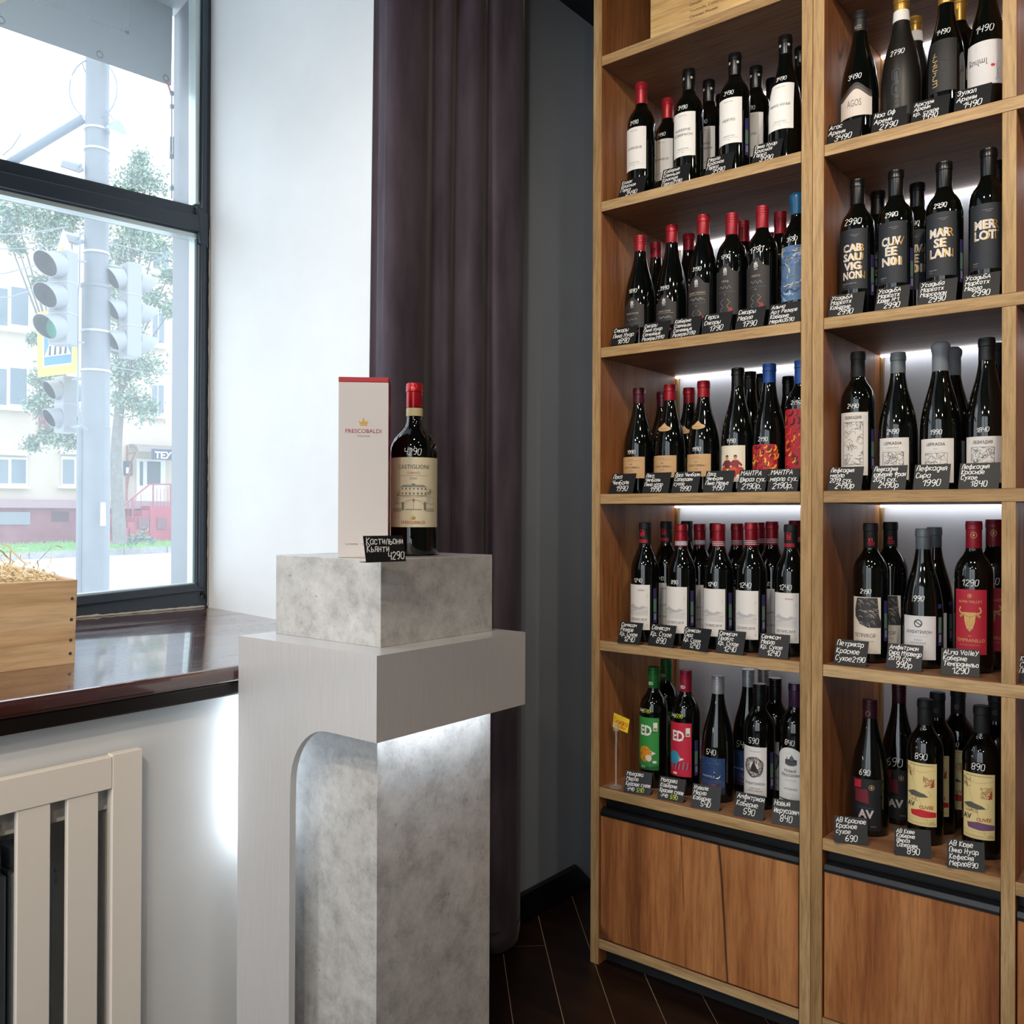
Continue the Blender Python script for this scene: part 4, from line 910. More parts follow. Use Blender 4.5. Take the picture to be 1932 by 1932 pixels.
def L_mant(seed, lo=56, hi=108):
    g = random.Random(seed); a = []
    for i in range(80):
        u, v = g.uniform(-34, 32), g.uniform(lo, hi); c = g.choice(['e0352c', 'c01f2a', '8e1620', 'f08a2e', 'f3c23c', '241016', '5a0f1a', 'd8442e']); th = g.uniform(-.6, .9); l = g.uniform(6, 15)
        P = [(u + l * t * math.cos(th + t * .9), min(hi + 4, max(lo - 4, v + l * t * math.sin(th + t * .9)))) for t in (0, .35, .7, 1)]; a.append(('s', P, g.uniform(1.0, 4.6), c))
    a += [('p', [(-36, 30), (36, 30), (36, 52), (20, 58), (0, 52), (-22, 57), (-36, 50)], '14161c'), ('t', 'МАНТРА', 4, 40, 5, 'd6b23e', {'maxw': 40})]
    return dict(v0=.028, v1=.116, hw=.036, col='b4212b', art=a, price=.124, top=lambda t: .006 * max(0, (abs(t) - .82) / .18) ** 2)
def L_semi(res=False, sub=''):
    g = random.Random(8); a = [('t', 'СЕМИСАМ', 0, 56, 6.2, '3a3a3e', {'maxw': 50, 'sx': 1.1}), ('t', sub, -18, 46, 2.0, '6a6a6e', {'maxw': 16})]
    for i in range(5): P = [(-30 + 6.5 * j, 88 + 2.2 * i * .6 + 4 * math.sin(j * .9 + i) - i * 2.2) for j in range(10)]; a.append(('s', P, .45, 'a5a5a8'))
    a += [('p', [(-28, 92), (-16, 99), (-6, 93), (6, 90), (14, 95), (24, 91), (10, 87), (-14, 87)], 'bcbbbd')]
    for i in range(7): a.append(('s', [(-28, 81 - i * 1.9), (28, 81 - i * 1.9)], .5, 'c4c2c2'))
    a += [('t', '2019', 27, 44, 2.2, '9c3a40', {'rot': 1}), ('t', 'УСТЬ', 27, 120, 2.2, '8a8a8c', {'rot': 1})]
    if res: a.append(('t', 'РЕЗЕРВ', 10, 133, 3.4, '9c3a40', {'maxw': 22}))
    return dict(v0=.032, v1=.149, hw=.033, col='e4dfdb', art=a, price=.156)
def L_ed(green):
    bg = '2f8a3c' if green else 'c0203c'; d = -4
    a = [('t', 'ED', -2, 138, 26, 'eceae2', {'bold': .035, 'maxw': 34}), ('r', 19, 150, 30, 172, 'e6e2da'), ('r', 20.5, 152, 28.5, 158, '7a8a78')]
    g = random.Random(4); P = [(-20 + i * 3.0, 146 + 3.5 * math.sin(i * 1.6)) for i in range(15)]; a += [('s', P, .9, '1c1c1e')]
    if green:
        a += [('c', -4, 88, 20, 'e0961f', 21), ('p', [(12, 98), (26, 92), (12, 84)], 'e9e4da'), ('c', 6, 78, 9, 'eadfc6'), ('c', 13, 94, 1.4, '1c1c1e')]
        for i in range(26): th = g.uniform(.6, 5.4); r = g.uniform(8, 19); a.append(('s', [(-4 + r * math.cos(th), 88 + r * math.sin(th)), (-4 + (r + 4) * math.cos(th + .1), 88 + (r + 4) * math.sin(th + .1))], .9, '5a3a12'))
        a += [('r', 18, 66, 28, 72, 'e8e4d8'), ('p', [(-34, 48), (34, 48), (34, 62), (10, 56), (-34, 60)], '20612c')]
    else:
        a += [('c', -14, 94, 18, '2f93b4', 17), ('p', [(0, 98), (15, 92), (2, 86)], 'e9e4da'), ('c', 6, 95, 1.3, '1c1c1e')]
        for i in range(20): th = g.uniform(.6, 5.4); r = g.uniform(6, 15); a.append(('s', [(-14 + r * math.cos(th), 94 + r * math.sin(th)), (-14 + (r + 3.5) * math.cos(th + .1), 94 + (r + 3.5) * math.sin(th + .1))], .8, '14485c'))
        for i in range(12): a.append(('s', [(-30 + i * 5.2, 66), (-27 + i * 5.2, 80 + (i % 3) * 2)], 1.8, ('3f9cc0', '8a1a2c')[i % 2]))
    a += [('r', -16, 52, -4, 57, 'e8e6e0')]
    return dict(v0=.047, v1=.184, hw=.034, col=bg, art=a, price=.196)
def L_nuvo():
    g = random.Random(6); a = [('r', -36, 22, 36, 52, '24304a'), ('p', [(-36, 50), (-20, 56), (0, 52), (20, 58), (36, 53), (36, 40), (-36, 40)], '3d4a74')]
    for i in range(9): u = g.uniform(-32, 32); v = g.uniform(30, 50); a.append(('c', u, v, g.uniform(4, 8), g.choice(['8a4a54', '5a4468', '3a3c5a', 'a85a56']), g.uniform(1.5, 3)))
    for i in range(26): a.append(('c', g.uniform(-34, 34), g.uniform(62, 108), g.uniform(.2, .5), 'b8c8e0'))
    a += [('c', 10, 76, 1.2, 'eaf2ff'), ('p', [(13, 62), (18, 60), (23, 63), (26, 70), (21, 64.5), (17, 63)], 'f0e6c8'), ('t', 'NUVOLE', -6, 62, 5.2, 'c8cede', {'maxw': 42, 'sx': 1.3}), ('z', -34, 96, 34, 109, 6, .5, '5f86b0')]
    return dict(v0=.022, v1=.111, hw=.037, col='1d3a66', art=a, price=.119)
def L_amfA():
    a = [('t', 'ВИНА ЛЕФКАДИЯ', 4, 140, 2.2, '8a8a8e', {'maxw': 40}), ('t', 'АМФИТРИОН', 2, 60, 6.2, '45454a', {'maxw': 54}), ('t', 'КАБЕРНЕ ФРАН', 4, 50, 2.6, '55555a', {'maxw': 34}), ('t', 'КАБЕРНЕ СОВИНЬОН', 4, 44, 2.6, '55555a', {'maxw': 40}), ('p', [(-8, 92), (8, 90), (16, 88), (6, 108), (2, 118), (-4, 106)], '2a2224')]
    g = random.Random(12)
    for i in range(30): th = 2 * PI * i / 30; r = 21 + g.uniform(-2, 2); a.append(('s', [(2 + (r - 9) * math.cos(th), 104 + (r - 9) * math.sin(th)), (2 + r * math.cos(th + .3), 104 + r * math.sin(th + .3)), (2 + (r + 3) * math.cos(th + .75), 104 + (r + 3) * math.sin(th + .75)), (2 + (r - 1) * math.cos(th + 1.0), 104 + (r - 1) * math.sin(th + 1.0))], g.uniform(.9, 1.8), g.choice(['2a2224', '2a2224', '6a4a38'])))
    return dict(v0=.032, v1=.152, hw=.033, col='dedcd9', art=a, price=.160)
def L_novy():
    a = [('c', 4, 128, 13, '55575c', 5), ('p', [(-10, 126), (-10, 138), (-6, 138), (-6, 146), (-3, 138), (2, 140), (6, 150), (10, 140), (18, 138), (18, 126)], '3d3f45'), ('c', 6, 141, 5, '6a6c72'), ('t', 'Новый', 2, 108, 8, '3d3036', {'maxw': 28}), ('t', 'Иерусалим', 2, 98, 8, '3d3036', {'maxw': 44}), ('t', 'СЛАДКОЕ КРАСНОЕ ВИНО', 3, 88, 2.0, '8a8a8c', {'maxw': 30}), ('t', 'АЛТАРНОЕ', 3, 66, 4.6, '55464c', {'maxw': 32}), ('s', [(-8, 56), (14, 56)], .4, '9a9a9c'), ('r', -34, 41, 34, 43.5, '15161a'), ('z', -26, 152, 30, 158, 4, .3, '8a8a8c')]
    return dict(v0=.020, v1=.166, hw=.034, col='dfe0df', art=a, price=.172, top=lambda t: .020 * abs(t) ** 2.2)
def wavy(a, b, s): return lambda t: a * (1 - math.exp(-((t - .1) * 2.6) ** 2)) + b * math.sin(t * 7 + s)
def L_agos():
    a = [('t', 'AGOS', 0, 88, 16, '6a625e', {'maxw': 44, 'sx': .55})]
    return dict(v0=.066, v1=.128, hw=.040, col='d5c9bf', art=a, price=.150, top=wavy(.020, .002, 1), under=(('4d4340', .008), ('2e2826', .015)))
def L_noa():
    O = []
    for k, v in (('n', 132), ('o', 100), ('a', 68)):
        for i, (e, c) in enumerate(((0, '5d6a78'), (1.6, '24262a'))):
            if k == 'n': O += [('s', [(-8 + e, v - 9), (-8 + e, v + 8 - e), (-5, v + 11 - e), (5, v + 11 - e), (8 - e, v + 8 - e), (8 - e, v - 9), (3 + e, v - 9), (3 + e, v + 6 + e), (-3 - e, v + 6 + e), (-3 - e, v - 9), (-8 + e, v - 9)], .6, c)]
            elif k == 'o': O += [('s', [(-8 + e, v - 8), (-8 + e, v + 8), (-5, v + 11 - e), (5, v + 11 - e), (8 - e, v + 8), (8 - e, v - 8), (5, v - 11 + e), (-5, v - 11 + e), (-8 + e, v - 8)], .6, c), ('s', [(-3, v - 6), (-3, v + 6), (3, v + 6), (3, v - 6), (-3, v - 6)], .6, c)]
            else: O += [('s', [(-8, v + 9), (-5, v + 11), (5, v + 11), (8, v + 8), (8, v - 10), (-6, v - 10), (-8, v - 7), (-8, v - 2), (-6, v + 1), (3, v + 1), (3, v + 5), (-8, v + 5), (-8, v + 9)], .6, c)]
    return dict(v0=None, art=O, price=.178, matte='15120f')
def L_arku():
    return dict(v0=.066, v1=.178, hw=.030, col='1b1a1a', art=[('t', 'ԱՐԿՈՒՐԻ', -8, 78, 11, 'cdb47a', {'rot': 1, 'align': 'l', 'maxw': 88}), ('t', 'ԱՐԿՈՒՐԻ', 10, 78, 11, '2d2b2b', {'rot': 1, 'align': 'l', 'maxw': 88})], price=.190)
def L_zula():
    return dict(v0=.066, v1=.158, hw=.040, col='d6d3d2', art=[('t', 'Զուլալ', -12, 112, 13, '4a464a', {'maxw': 40}), ('c', 18, 104, 4.2, 'c22a34', 3), ('s', [(24, 72), (27, 90), (25, 104), (29, 112)], .5, '55575c'), ('s', [(22, 74), (30, 78), (26, 92), (33, 98)], .5, '55575c'), ('s', [(-14, 150), (-14, 138)], .3, '8a8a8c')], price=.178)
def L_usad(rows, sub):
    a = [('t', 'УСАДЬБА МАРКОТХ', 6, 184, 1.5, 'a8a8aa', {'maxw': 22}), ('r', 2, 181, 12, 181.5, 'a8a8aa'), ('t', sub, -24, 76, 2.4, 'a8a8aa', {'align': 'l', 'maxw': 40}), ('r', -24, 72, -14, 72.8, GOLD)]
    h = 19.5 if len(rows) < 4 else 18; top_ = 166
    for i, s in enumerate(rows):
        v = top_ - h - i * (h + 2.2); a += [('t', s, 3, v - 1.5, h, GOLD, {'maxw': 50, 'bold': -.012}), ('t', s, 0, v, h * .93, 'd9d4cf', {'maxw': 42, 'bold': .04})]
        if i % 2: a.append(('r', -26, v + h * .45, -12, v + h * .6, '1b2028'))
        a.append(('p', [(-30 + 6 * i, v + h * .3), (-20 + 4 * i, v + h * .42), (-18 + 4 * i, v + h * .36), (-29 + 6 * i, v + h * .24)], '1b2028'))
    return dict(v0=.064, v1=.198, hw=.034, col='1b2028', art=a, price=.208)
def L_lefk(name, v0, v1, sub=None, ru=True, hw=.034, seed=1):
    t_ = v1 * 1000; b = v0 * 1000; a = [('t', name, 0, t_ - 15, 6.5, '3a3a3e', {'maxw': 38, 'bold': .01})]; y1 = t_ - 22
    if sub: a += [('t', sub, 0, t_ - 23, 2.4, '8a8a8c', {'maxw': 34}), ('t', '2019', 0, t_ - 28, 1.8, '8a8a8c'), ('s', [(-16, t_ - 27), (-5, t_ - 27)], .3, '8a8a8c'), ('s', [(5, t_ - 27), (16, t_ - 27)], .3, '8a8a8c')]; y1 = t_ - 31
    y0 = b + (24 if not sub else 10); w = 23
    a += [('s', [(-w, y0), (-w, y1), (w, y1), (w, y0), (-w, y0)][k:k + 2], .5, '4a4a4e') for k in range(4)]
    a += [('z', -w + 1, y0 + 1, w - 1, y1 - 1, 44, .5, '4a4a4e'), ('z', -w + 1, y0 + 1, w - 1, y1 - 1, 14, .9, '6e6e72')]
    return dict(v0=v0, v1=v1, hw=hw, col='dcd6d0', art=a, price=v1 + .009)
def L_petr():
    a = [('p', [(-20, 146), (26, 147), (30, 108), (34, 96), (34, 80), (6, 80), (-12, 88), (-25, 104), (-26, 120)], '3a383a'), ('t', 'ПЕТРИКОР', -2, 58, 8.5, '3a3a3e', {'maxw': 52, 'sx': .8}), ('t', 'ВИНО СУХОЕ КРАСНОЕ', -2, 48, 2.6, '6a6a6e', {'maxw': 40}), ('t', '0.75', 22, 26, 2, '6a6a6e')]
    g = random.Random(2)
    for i in range(60): u, v = g.uniform(-20, 26), g.uniform(86, 144); th = g.uniform(-.3, .5); a.append(('s', [(u, v), (u + 5 * math.cos(th), v + 5 * math.sin(th)), (u + 9 * math.cos(th - .5), v + 9 * math.sin(th - .5))], g.uniform(.3, .9), g.choice(['d9d2c8', 'b9b2a8', '141414'])))
    return dict(v0=.022, v1=.148, hw=.034, col='ddd3c6', art=a, price=.156)
def L_amfB():
    a = [('o', 0, 98, 7.5, 2.2, '3a4248'), ('s', [(-5, 102), (0, 98), (5, 95)], 2, '3a4248'), ('s', [(-34, 111), (34, 111)], .3, 'a9a9aa'), ('t', 'АМФИТРИОН', 0, 76, 7.2, '4a464c', {'maxw': 54}), ('s', [(-22, 70), (22, 70)], .4, '8a8a8c'), ('t', 'SYRAH', 0, 60, 4, '8a8a8e', {'maxw': 22}), ('t', 'MOURVEDRE', 0, 54, 4, '8a8a8e', {'maxw': 36}), ('s', [(-34, 24), (34, 24)], .4, 'a98a7e'), ('s', [(34, 24), (34, 111)], .4, 'a9a9aa')]
    return dict(v0=.020, v1=.114, hw=.037, col='dad6d6', art=a, price=.146)
def L_alma():
    G = 'd0a866'; a = [('o', 0, 163, 4.2, .8, G), ('p', [(0, 166), (2.4, 163), (0, 160), (-2.4, 163)], G), ('t', 'ALMA VALLEY', 0, 148, 5.6, G, {'maxw': 52}), ('t', '2021', 0, 77, 2.8, G), ('t', 'TEMPRANILLO', 0, 66, 7.2, G, {'maxw': 60}), ('t', 'КРАСНОЕ СУХОЕ ВИНО', 0, 58, 2.6, 'c98a6a', {'maxw': 50}), ('t', 'КРЫМ', 0, 44, 2.4, G)]
    a += [('p', [(-12, 128), (12, 128), (10, 108), (5, 92), (0, 88), (-5, 92), (-10, 108)], G), ('p', [(-12, 128), (-16, 126), (-22, 120), (-19, 116), (-12, 122)], 'b08a4a'), ('p', [(12, 128), (16, 126), (22, 120), (19, 116), (12, 122)], 'b08a4a'), ('s', [(-12, 126), (-19, 127), (-22, 132), (-19, 138)], 3, G), ('s', [(12, 126), (19, 127), (22, 132), (19, 138)], 3, G), ('s', [(-10, 122), (0, 118), (10, 122)], .8, '5a3a22'), ('s', [(0, 118), (0, 92)], .6, '8a6a3a'), ('c', -3, 92, 1.2, '5a3a22'), ('c', 3, 92, 1.2, '5a3a22'), ('s', [(-6, 110), (-3, 98)], .6, '8a6a3a'), ('s', [(6, 110), (3, 98)], .6, '8a6a3a')]
    return dict(v0=.040, v1=.176, hw=.034, col='b01f34', art=a, price=.184)
def L_av():
    a = [('p', [(-24, 124), (-6, 125), (-7, 108), (-24, 106)], 'b01a30'), ('p', [(-22, 104), (8, 105), (11, 74), (-20, 76)], '6a1626'), ('o', 16, 110, 5.5, 1.0, 'b9a06a'), ('p', [(16, 114), (19, 110), (16, 106), (13, 110)], 'b9a06a'), ('t', 'AV', 4, 42, 18, 'c4bcb8', {'maxw': 42, 'bold': .04}), ('s', [(-14, 64), (20, 64)], .4, '6a6a6e'), ('t', 'КРЫМ', 20, 22, 3, '9a9496')]
    return dict(v0=.014, v1=.128, hw=.036, col='131418', art=a, price=.136)
def L_cuv(col, low=0):
    g = random.Random(3); a = [('t', 'СОБСТВЕННЫЕ ВИНОГРАДНИКИ', 0, 172, 2.4, '4a4438', {'maxw': 62}), ('s', [(-30, 166), (0, 158), (32, 164)], .35, '6a6258'), ('s', [(-26, 168), (16, 48)], .35, '6a6258'), ('s', [(-24, 156), (-22, 148)], 2, '3a3a38'), ('z', 6, 128, 28, 150, 22, .7, '9a5a3a'), ('p', [(20, 126), (28, 128), (28, 146), (24, 140)], 'a34a30'), ('z', -32, 150, -14, 168, 12, .6, '8a3a2a'), ('p', [(-32, 112), (-14, 118), (8, 112), (16, 106), (0, 104), (-20, 106)], '55584f'), ('z', -32, 96, 0, 106, 10, .6, '8a4a38'), ('s', [(16, 118), (22, 112), (18, 106)], .5, '6a6258')]
    a += [('t', 'AV', -22, 82, 11, '3a3e40', {'maxw': 20, 'bold': .03}), ('t', 'CUVÉE', 12, 80, 7, 'a3482e', {'maxw': 36, 'bold': .02}), ('p', [(-22, 74), (0, 78), (33, 73), (33, 63), (4, 61), (-20, 64)], col), ('s', [(-32, 58), (32, 56)], .35, '8a8272'), ('t', 'КРЫМ', 25, 50, 2.6, '4a4438'), ('t', 'РОССИЯ', 25, 46, 2.6, '4a4438'), ('s', [(-30, 49), (12, 48)], .5, '8a8272')]
    return dict(v0=.042, v1=.178, hw=.034, col='e3cf92', art=a, price=.186)
def L_art():
    g = random.Random(21); a = []
    for i in range(60):
        u, v = g.uniform(-32, 32), g.uniform(66, 186); th = g.uniform(0, 6.28); P = [(u, v)]
        for j in range(4): th += g.uniform(-.9, .9); P.append((max(-33, min(33, P[-1][0] + 7 * math.cos(th))), max(63, min(188, P[-1][1] + 7 * math.sin(th)))))
        a.append(('s', P, g.uniform(1.2, 4), g.choice(['5a7fae', '8fb0d6', '33404e', 'c9b48a', '3f6296', 'a9bdd0', '6d7a80'])))
    a += [('t', 'ALMA VALLEY', 0, 156, 4, 'c98a4a', {'maxw': 44})]
    return dict(v0=.062, v1=.190, hw=.034, col='55759c', art=a, price=.200)
def L_plain(v0=.06, v1=.16, col='8d8880', lines=()):
    return dict(v0=v0, v1=v1, hw=.034, col=col, art=[('t', s, 0, v, sz, '3a3a3e', {'maxw': 50}) for s, v, sz in lines], price=None)
def L_none(price=None): return dict(v0=None, art=[], price=price)
STAMP = C('3a3468', .5, name='purple_stamp'); STAMP2 = C('5f7f6a', .5, name='green_stamp')
def bottle(loc, H, shape, cap, L, label, group, price=None, turn=0, R=None, nr=.0146, stamp=False, capart=(), seed=0, pcol=CHALK, psz=.0095, strike=None, poff=0, sleeve=None):
    """one wine bottle: Empty > glass_body, capsule (> capsule_print), label (> label_print), price_writing"""
    R = R or (.041 if shape == 'burg' else .0375); prof = SHAPES[shape](H, R); rng = random.Random(seed)
    b = thing('wine_bottle', loc, turn, label, 'wine bottle', group)
    bm_ = body_mesh(shape, H, R)
    if L.get('matte'): bm_ = bm_.copy(); bm_.materials[0] = C(L['matte'], .42, 0, .4)
    link('glass_body', bm_, b)
    st, cl, cc = cap[:3]; ro, me_ = (cap[3], cap[4]) if len(cap) > 3 else (.35, .25)
    cp = link('capsule', cap_mesh(st, H, cl, cc, ro, me_, nr), b)
    if capart:
        mats = []; m = MB(); art(m, capart, lambda u, v, r=.0146 + .0016: (r * math.sin(u / r), -r * math.cos(u / r), H + v), mats, rng); link('capsule_print', m.mesh('capsule_print', mats), cp)
    if sleeve:
        m = MB(); za, zb_ = H + sleeve[0], H + sleeve[1]; ra, rb_ = max(nr, rad_at(prof, za)), max(nr, rad_at(prof, zb_)); m.lathe([(ra + .0004, za), (ra + .0013, za), (rb_ + .0013, zb_), (rb_ + .0004, zb_)], 36); link('neck_band', m.mesh('neck_band', C(sleeve[2], .5), True), b)
    lo = b
    if L.get('v0') is not None:
        eps = .0004
        for i, (c, d) in enumerate(reversed(L.get('under', ()))): link('label_layer', label_mesh(prof, L['v0'], L['v1'] + d, L['hw'], C(c, .55), L.get('top'), .0003 + .0001 * i), b)
        if L.get('under'): eps = .0007
        lo = link('label', label_mesh(prof, L['v0'], L['v1'], L['hw'], C(L['col'], .6), L.get('top'), eps), b)
    if L['art']:
        mats = []; m = MB(); ok = [i for i in L['art'] if i[0] != 't' or i[1]]; sub = 0
        # stack the printed layers a hair apart so that later shapes lie on top
        for it in ok: art(m, [it], wrap(prof, .0009 + sub * .000012), mats, rng); sub = min(sub + 1, 70)
        link('label_print', m.mesh('label_print', mats), lo)
    if L.get('extra'):
        mats = []; m = MB()
        for i, it in enumerate(L['extra']): art(m, [it], wrap(prof, .0006 + i * .00025), mats, rng)
        link('shoulder_label', m.mesh('shoulder_label', mats), b)
    if stamp:
        m = MB(); f = wrap(prof, .0006)
        for i in range(3): a0 = .043 + i * .004; m.add([f(a0, .05), f(a0 + .004, .05), f(a0 + .004, .14), f(a0, .14)], [(0, 1, 2, 3)], 0)
        f = wrap(prof, .0009); m.add([f(.044, .078), f(.054, .078), f(.054, .112), f(.044, .112)], [(0, 1, 2, 3)], 1); m.add([f(.046, .058), f(.053, .058), f(.053, .074), f(.046, .074)], [(0, 1, 2, 3)], 2)
        link('excise_stamp', m.mesh('excise_stamp', [STAMP, STAMP2, C('8f8ba0', .5)]), b)
    if price:
        m = MB(); pv = L.get('price') or .2; f = wrap(prof, .0010)
        if strike:
            st_, wd = hand_strokes(strike, psz * .9, rng); 
            for s in st_: ribbon(m, smooth_line([(-.026 + p[0], pv + p[1]) for p in s]), .0009, f)
            ribbon(m, [(-.027, pv + .003), (-.027 + wd * .6, pv + .004), (-.024 + wd, pv + .005)], .0008, f); write_hand(m, price, -.004 + wd * .35, pv, psz, .0010, f, rng, 1, None, 'c')
        else: write_hand(m, price, poff, pv, psz, .00115, f, rng, 0, None, 'c')
        link('price_writing', m.mesh('price_writing', [CHALK, pcol]), b)
    return b
BAY = {'A': 'left bay', 'B': 'right bay'}; LEV = {1: 'top bottle shelf', 2: 'second shelf', 3: 'third shelf', 4: 'fourth shelf', 5: 'lowest shelf'}
ORD = ['first', 'second', 'third', 'fourth', 'fifth', 'sixth', 'seventh', 'eighth']
RED = ('cap', .062, '9e1f2c'); BLK = ('cap', .062, '0e0f12', .30, .1); SRED = ('screw', .062, '9a1d2b'); MAR = ('cap', .060, '4e1428')
CRED = ('cap', .062, '9a1626'); BLKM = ('cap', .062, '17181b', .6, 0); BLUE = ('cap', .060, '1f4f9c', .4, .1); GOLDC = ('cap', .060, 'a67f3a', .35, .6)
SIL = ('screw', .062, 'b9babd', .35, .5); GRN = ('screw', .060, '1f6e2f', .4, .1); SBLK = ('screw', .060, '141518', .35, .2); PUR = ('cap', .062, '3c2040'); GRYC = ('cap', .052, '6a7278', .45, .2); GRYW = ('wax', .066, '767c84', .5, 0); SMAR = ('screw', .060, '3a1524', .35, .2)
DOTS = [('c', -8, -26, 3.2, 'cfd2d4'), ('c', 14, -26, 3.2, 'cfd2d4'), ('c', -8, -26, 1.8, '15161a'), ('c', 14, -26, 1.8, '15161a')]
SEMR = [('z', -6, -36, 6, -18, 22, .9, 'd02030')] + [('s', [(-14, -46 - i * 3.0), (0, -46 - i * 3.0), (14, -46 - i * 3.0)], 1.6, 'd02030') for i in range(3)]
BANDS = [('s', [(-40, -44 - i * 4.2), (-20, -44 - i * 4.2), (0, -44 - i * 4.2), (20, -44 - i * 4.2), (40, -44 - i * 4.2)], 1.7, 'c9cacc') for i in range(3)]
BAND1 = [('r', -40, -54, 40, -43, 'b3aeb8'), ('r', -5, -53, 5, -44, '8a4a58')]
PETC = [('r', -2, -46, 14, -44, 'd02030'), ('r', 0, -42, 4, -34, 'd02030'), ('r', 6, -42, 9, -34, 'd02030'), ('r', -2, -50, 14, -48.5, 'd02030')]
ALMC = [('o', 3, -30, 6, 1.0, 'd8b45e'), ('p', [(3, -26.5), (5.5, -30), (3, -33.5), (.5, -30)], 'd8b45e')]
EDC = [('t', 'ED', 0, -46, 8, 'f0efe8', {'bold': .03})]
R_ = []
def row(bay, lev, items):
    z = Z0 + S * (5 - lev); cnt = {}
    for i, (px, py, y, shape, cap, L, look, kw) in enumerate(items):
        p = ony(px, py, y); rw = 0 if y < .155 else 1 if y < .245 else 2; cnt[rw] = cnt.get(rw, 0) + 1
        where = f"{ORD[cnt[rw] - 1]} in {('front', 'second', 'rear')[rw]} row, {BAY[bay]} {LEV[lev]}"
        kw = dict(kw); loc = (p.x + kw.pop('dx', 0), y, z); H = min(.335, max(.280, p.z - z))
        tn = kw.pop('turn', 0); b = bottle(loc, H, shape, cap, L, f"{look}, {where}", f"wine bottles on the {BAY[bay]} {LEV[lev]}", turn=tn, seed=lev * 31 + i, **kw)
KZ, KK, KM, KP = L_kras(['COSAQUE']), L_kras(['КАБЕРНЕ', 'СОВИНЬОН']), L_kras(['МЕРЛО']), L_kras(['ПИНО НУАР'])
row('A', 1, [
    (1210.2, 158.5, .075, 'bord', RED, KZ, 'red-capped bottle, white label', dict(price='3490', turn=-.02)),
    (1259.6, 188, .185, 'bord', RED, KZ, 'red-capped bottle, white label', dict(price='3490')),
    (1299.9, 132.4, .075, 'bord', BLK, KK, 'black-capped bottle, two-line white label', dict(price='3490', capart=DOTS, turn=.03)),
    (1337.5, 153.6, .185, 'bord', BLK, KK, 'black-capped bottle, white label', dict(price='3490', capart=DOTS)),
    (1362, 177.6, .30, 'bord', BLK, KK, 'black-capped bottle mostly hidden', {}),
    (1386.7, 103, .075, 'bord', BLK, KM, 'black-capped bottle, one-word white label', dict(price='3490', capart=DOTS, stamp=True)),
    (1426.5, 127.3, .185, 'bord', BLK, KM, 'black-capped bottle, white label', dict(price='3490', capart=DOTS)),
    (1456.5, 147, .30, 'bord', BLK, KM, 'black-capped bottle', {}),
    (1482, 69.5, .075, 'burg', BLK, KP, 'sloping black-capped bottle, white label', dict(price='3490', capart=DOTS, R=.039)),
    (1511.7, 91, .185, 'burg', BLK, KP, 'slope-shouldered black-capped bottle', dict(capart=DOTS, R=.039))])
row('A', 2, [
    (1208, 446, .085, 'burg', SRED, L_siko('ПИНО НУАР', -.045), 'red screw-capped bottle, dark crest label', dict(price='1890')),
    (1238, 458.6, .172, 'burg', SRED, L_siko('ПИНО НУАР', -.045), 'red screw-capped bottle', dict(R=.040)),
    (1267.6, 426, .10, 'burg', RED, L_siko('ПИНО НУАР', -.048, True), 'smooth red-capped bottle, dark crest label', dict(price='3990')),
    (1299.6, 441.7, .192, 'burg', RED, L_siko('ПИНО НУАР', -.048, True), 'smooth red-capped bottle', dict(R=.040)),
    (1327, 407, .085, 'cone', RED, L_siko('КАБЕРНЕ СОВИНЬОН', -.018, True), 'smooth red-capped bottle, dark two-word label', dict(price='3190')),
    (1380.9, 404, .09, 'bord', SRED, L_siko('ГЕРЦЪ'), 'red screw-capped bottle, dark short-word label', dict(price='1790')),
    (1402.9, 418, .175, 'bord', SRED, L_siko('ГЕРЦЪ'), 'red screw-capped bottle', dict()),
    (1438.3, 390.5, .088, 'bord', SRED, L_siko('МЕРЛО'), 'red screw-capped bottle, dark crest label', dict(price='1790', psz=.013)),
    (1455, 440.8, .30, 'bord', SRED, L_siko('МЕРЛО'), 'red screw-capped bottle', {}),
    (1472.3, 401.6, .170, 'bord', SRED, L_siko('МЕРЛО'), 'red screw-capped bottle', dict(price='1790')),
    (1505, 366.7, .085, 'bord', ('wax', .050, '1f5a80', .3, .1), L_art(), 'blue wax-topped bottle, swirling blue art label', dict(price='3590'))])
row('A', 3, [
    (1205.7, 732.4, .11, 'burg', MAR, L_loco(True), 'maroon-capped bottle, tan label', dict(price='1990')),
    (1252, 739.7, .205, 'burg', MAR, L_loco(True), 'maroon-capped bottle', dict(dx=-.003)),
    (1264.2, 726.3, .11, 'burg', CRED, L_loco(), 'shiny red-capped bottle, tan label', {}),
    (1300.3, 732, .205, 'burg', CRED, L_loco(), 'shiny red-capped bottle', dict(R=.0395)),
    (1327.7, 719.2, .11, 'burg', CRED, L_loco(), 'shiny red-capped bottle, tan label', dict(price='1990')),
    (1392.2, 695, .105, 'burg', ('cap', .055, '141210', .35, .2), L_meni(), 'bottle with painted figures on label', dict(price='1490', R=.040)),
    (1414.9, 701.6, .19, 'burg', ('cap', .055, '141210', .35, .2), L_meni(), 'black-capped bottle', {}),
    (1437, 706, .30, 'burg', ('cap', .055, '141210', .35, .2), L_meni(), 'black-capped bottle', dict(R=.040)),
    (1451.6, 687, .105, 'burg', BLUE, L_mant(3), 'blue-capped bottle, red swirl label', dict(price='2190', R=.040)),
    (1487.7, 710.5, .285, 'burg', ('cap', .055, '141210', .35, .2), L_meni(), 'black-capped bottle', dict(R=.040)),
    (1515, 680, .105, 'bord', BLUE, dict(L_mant(9, 60, 188), v0=.05, v1=.196, price=.206), 'blue-capped bottle, tall red swirl label', dict(price='2190', dx=-.0038))])
SE, SER = L_semi(), L_semi(True)
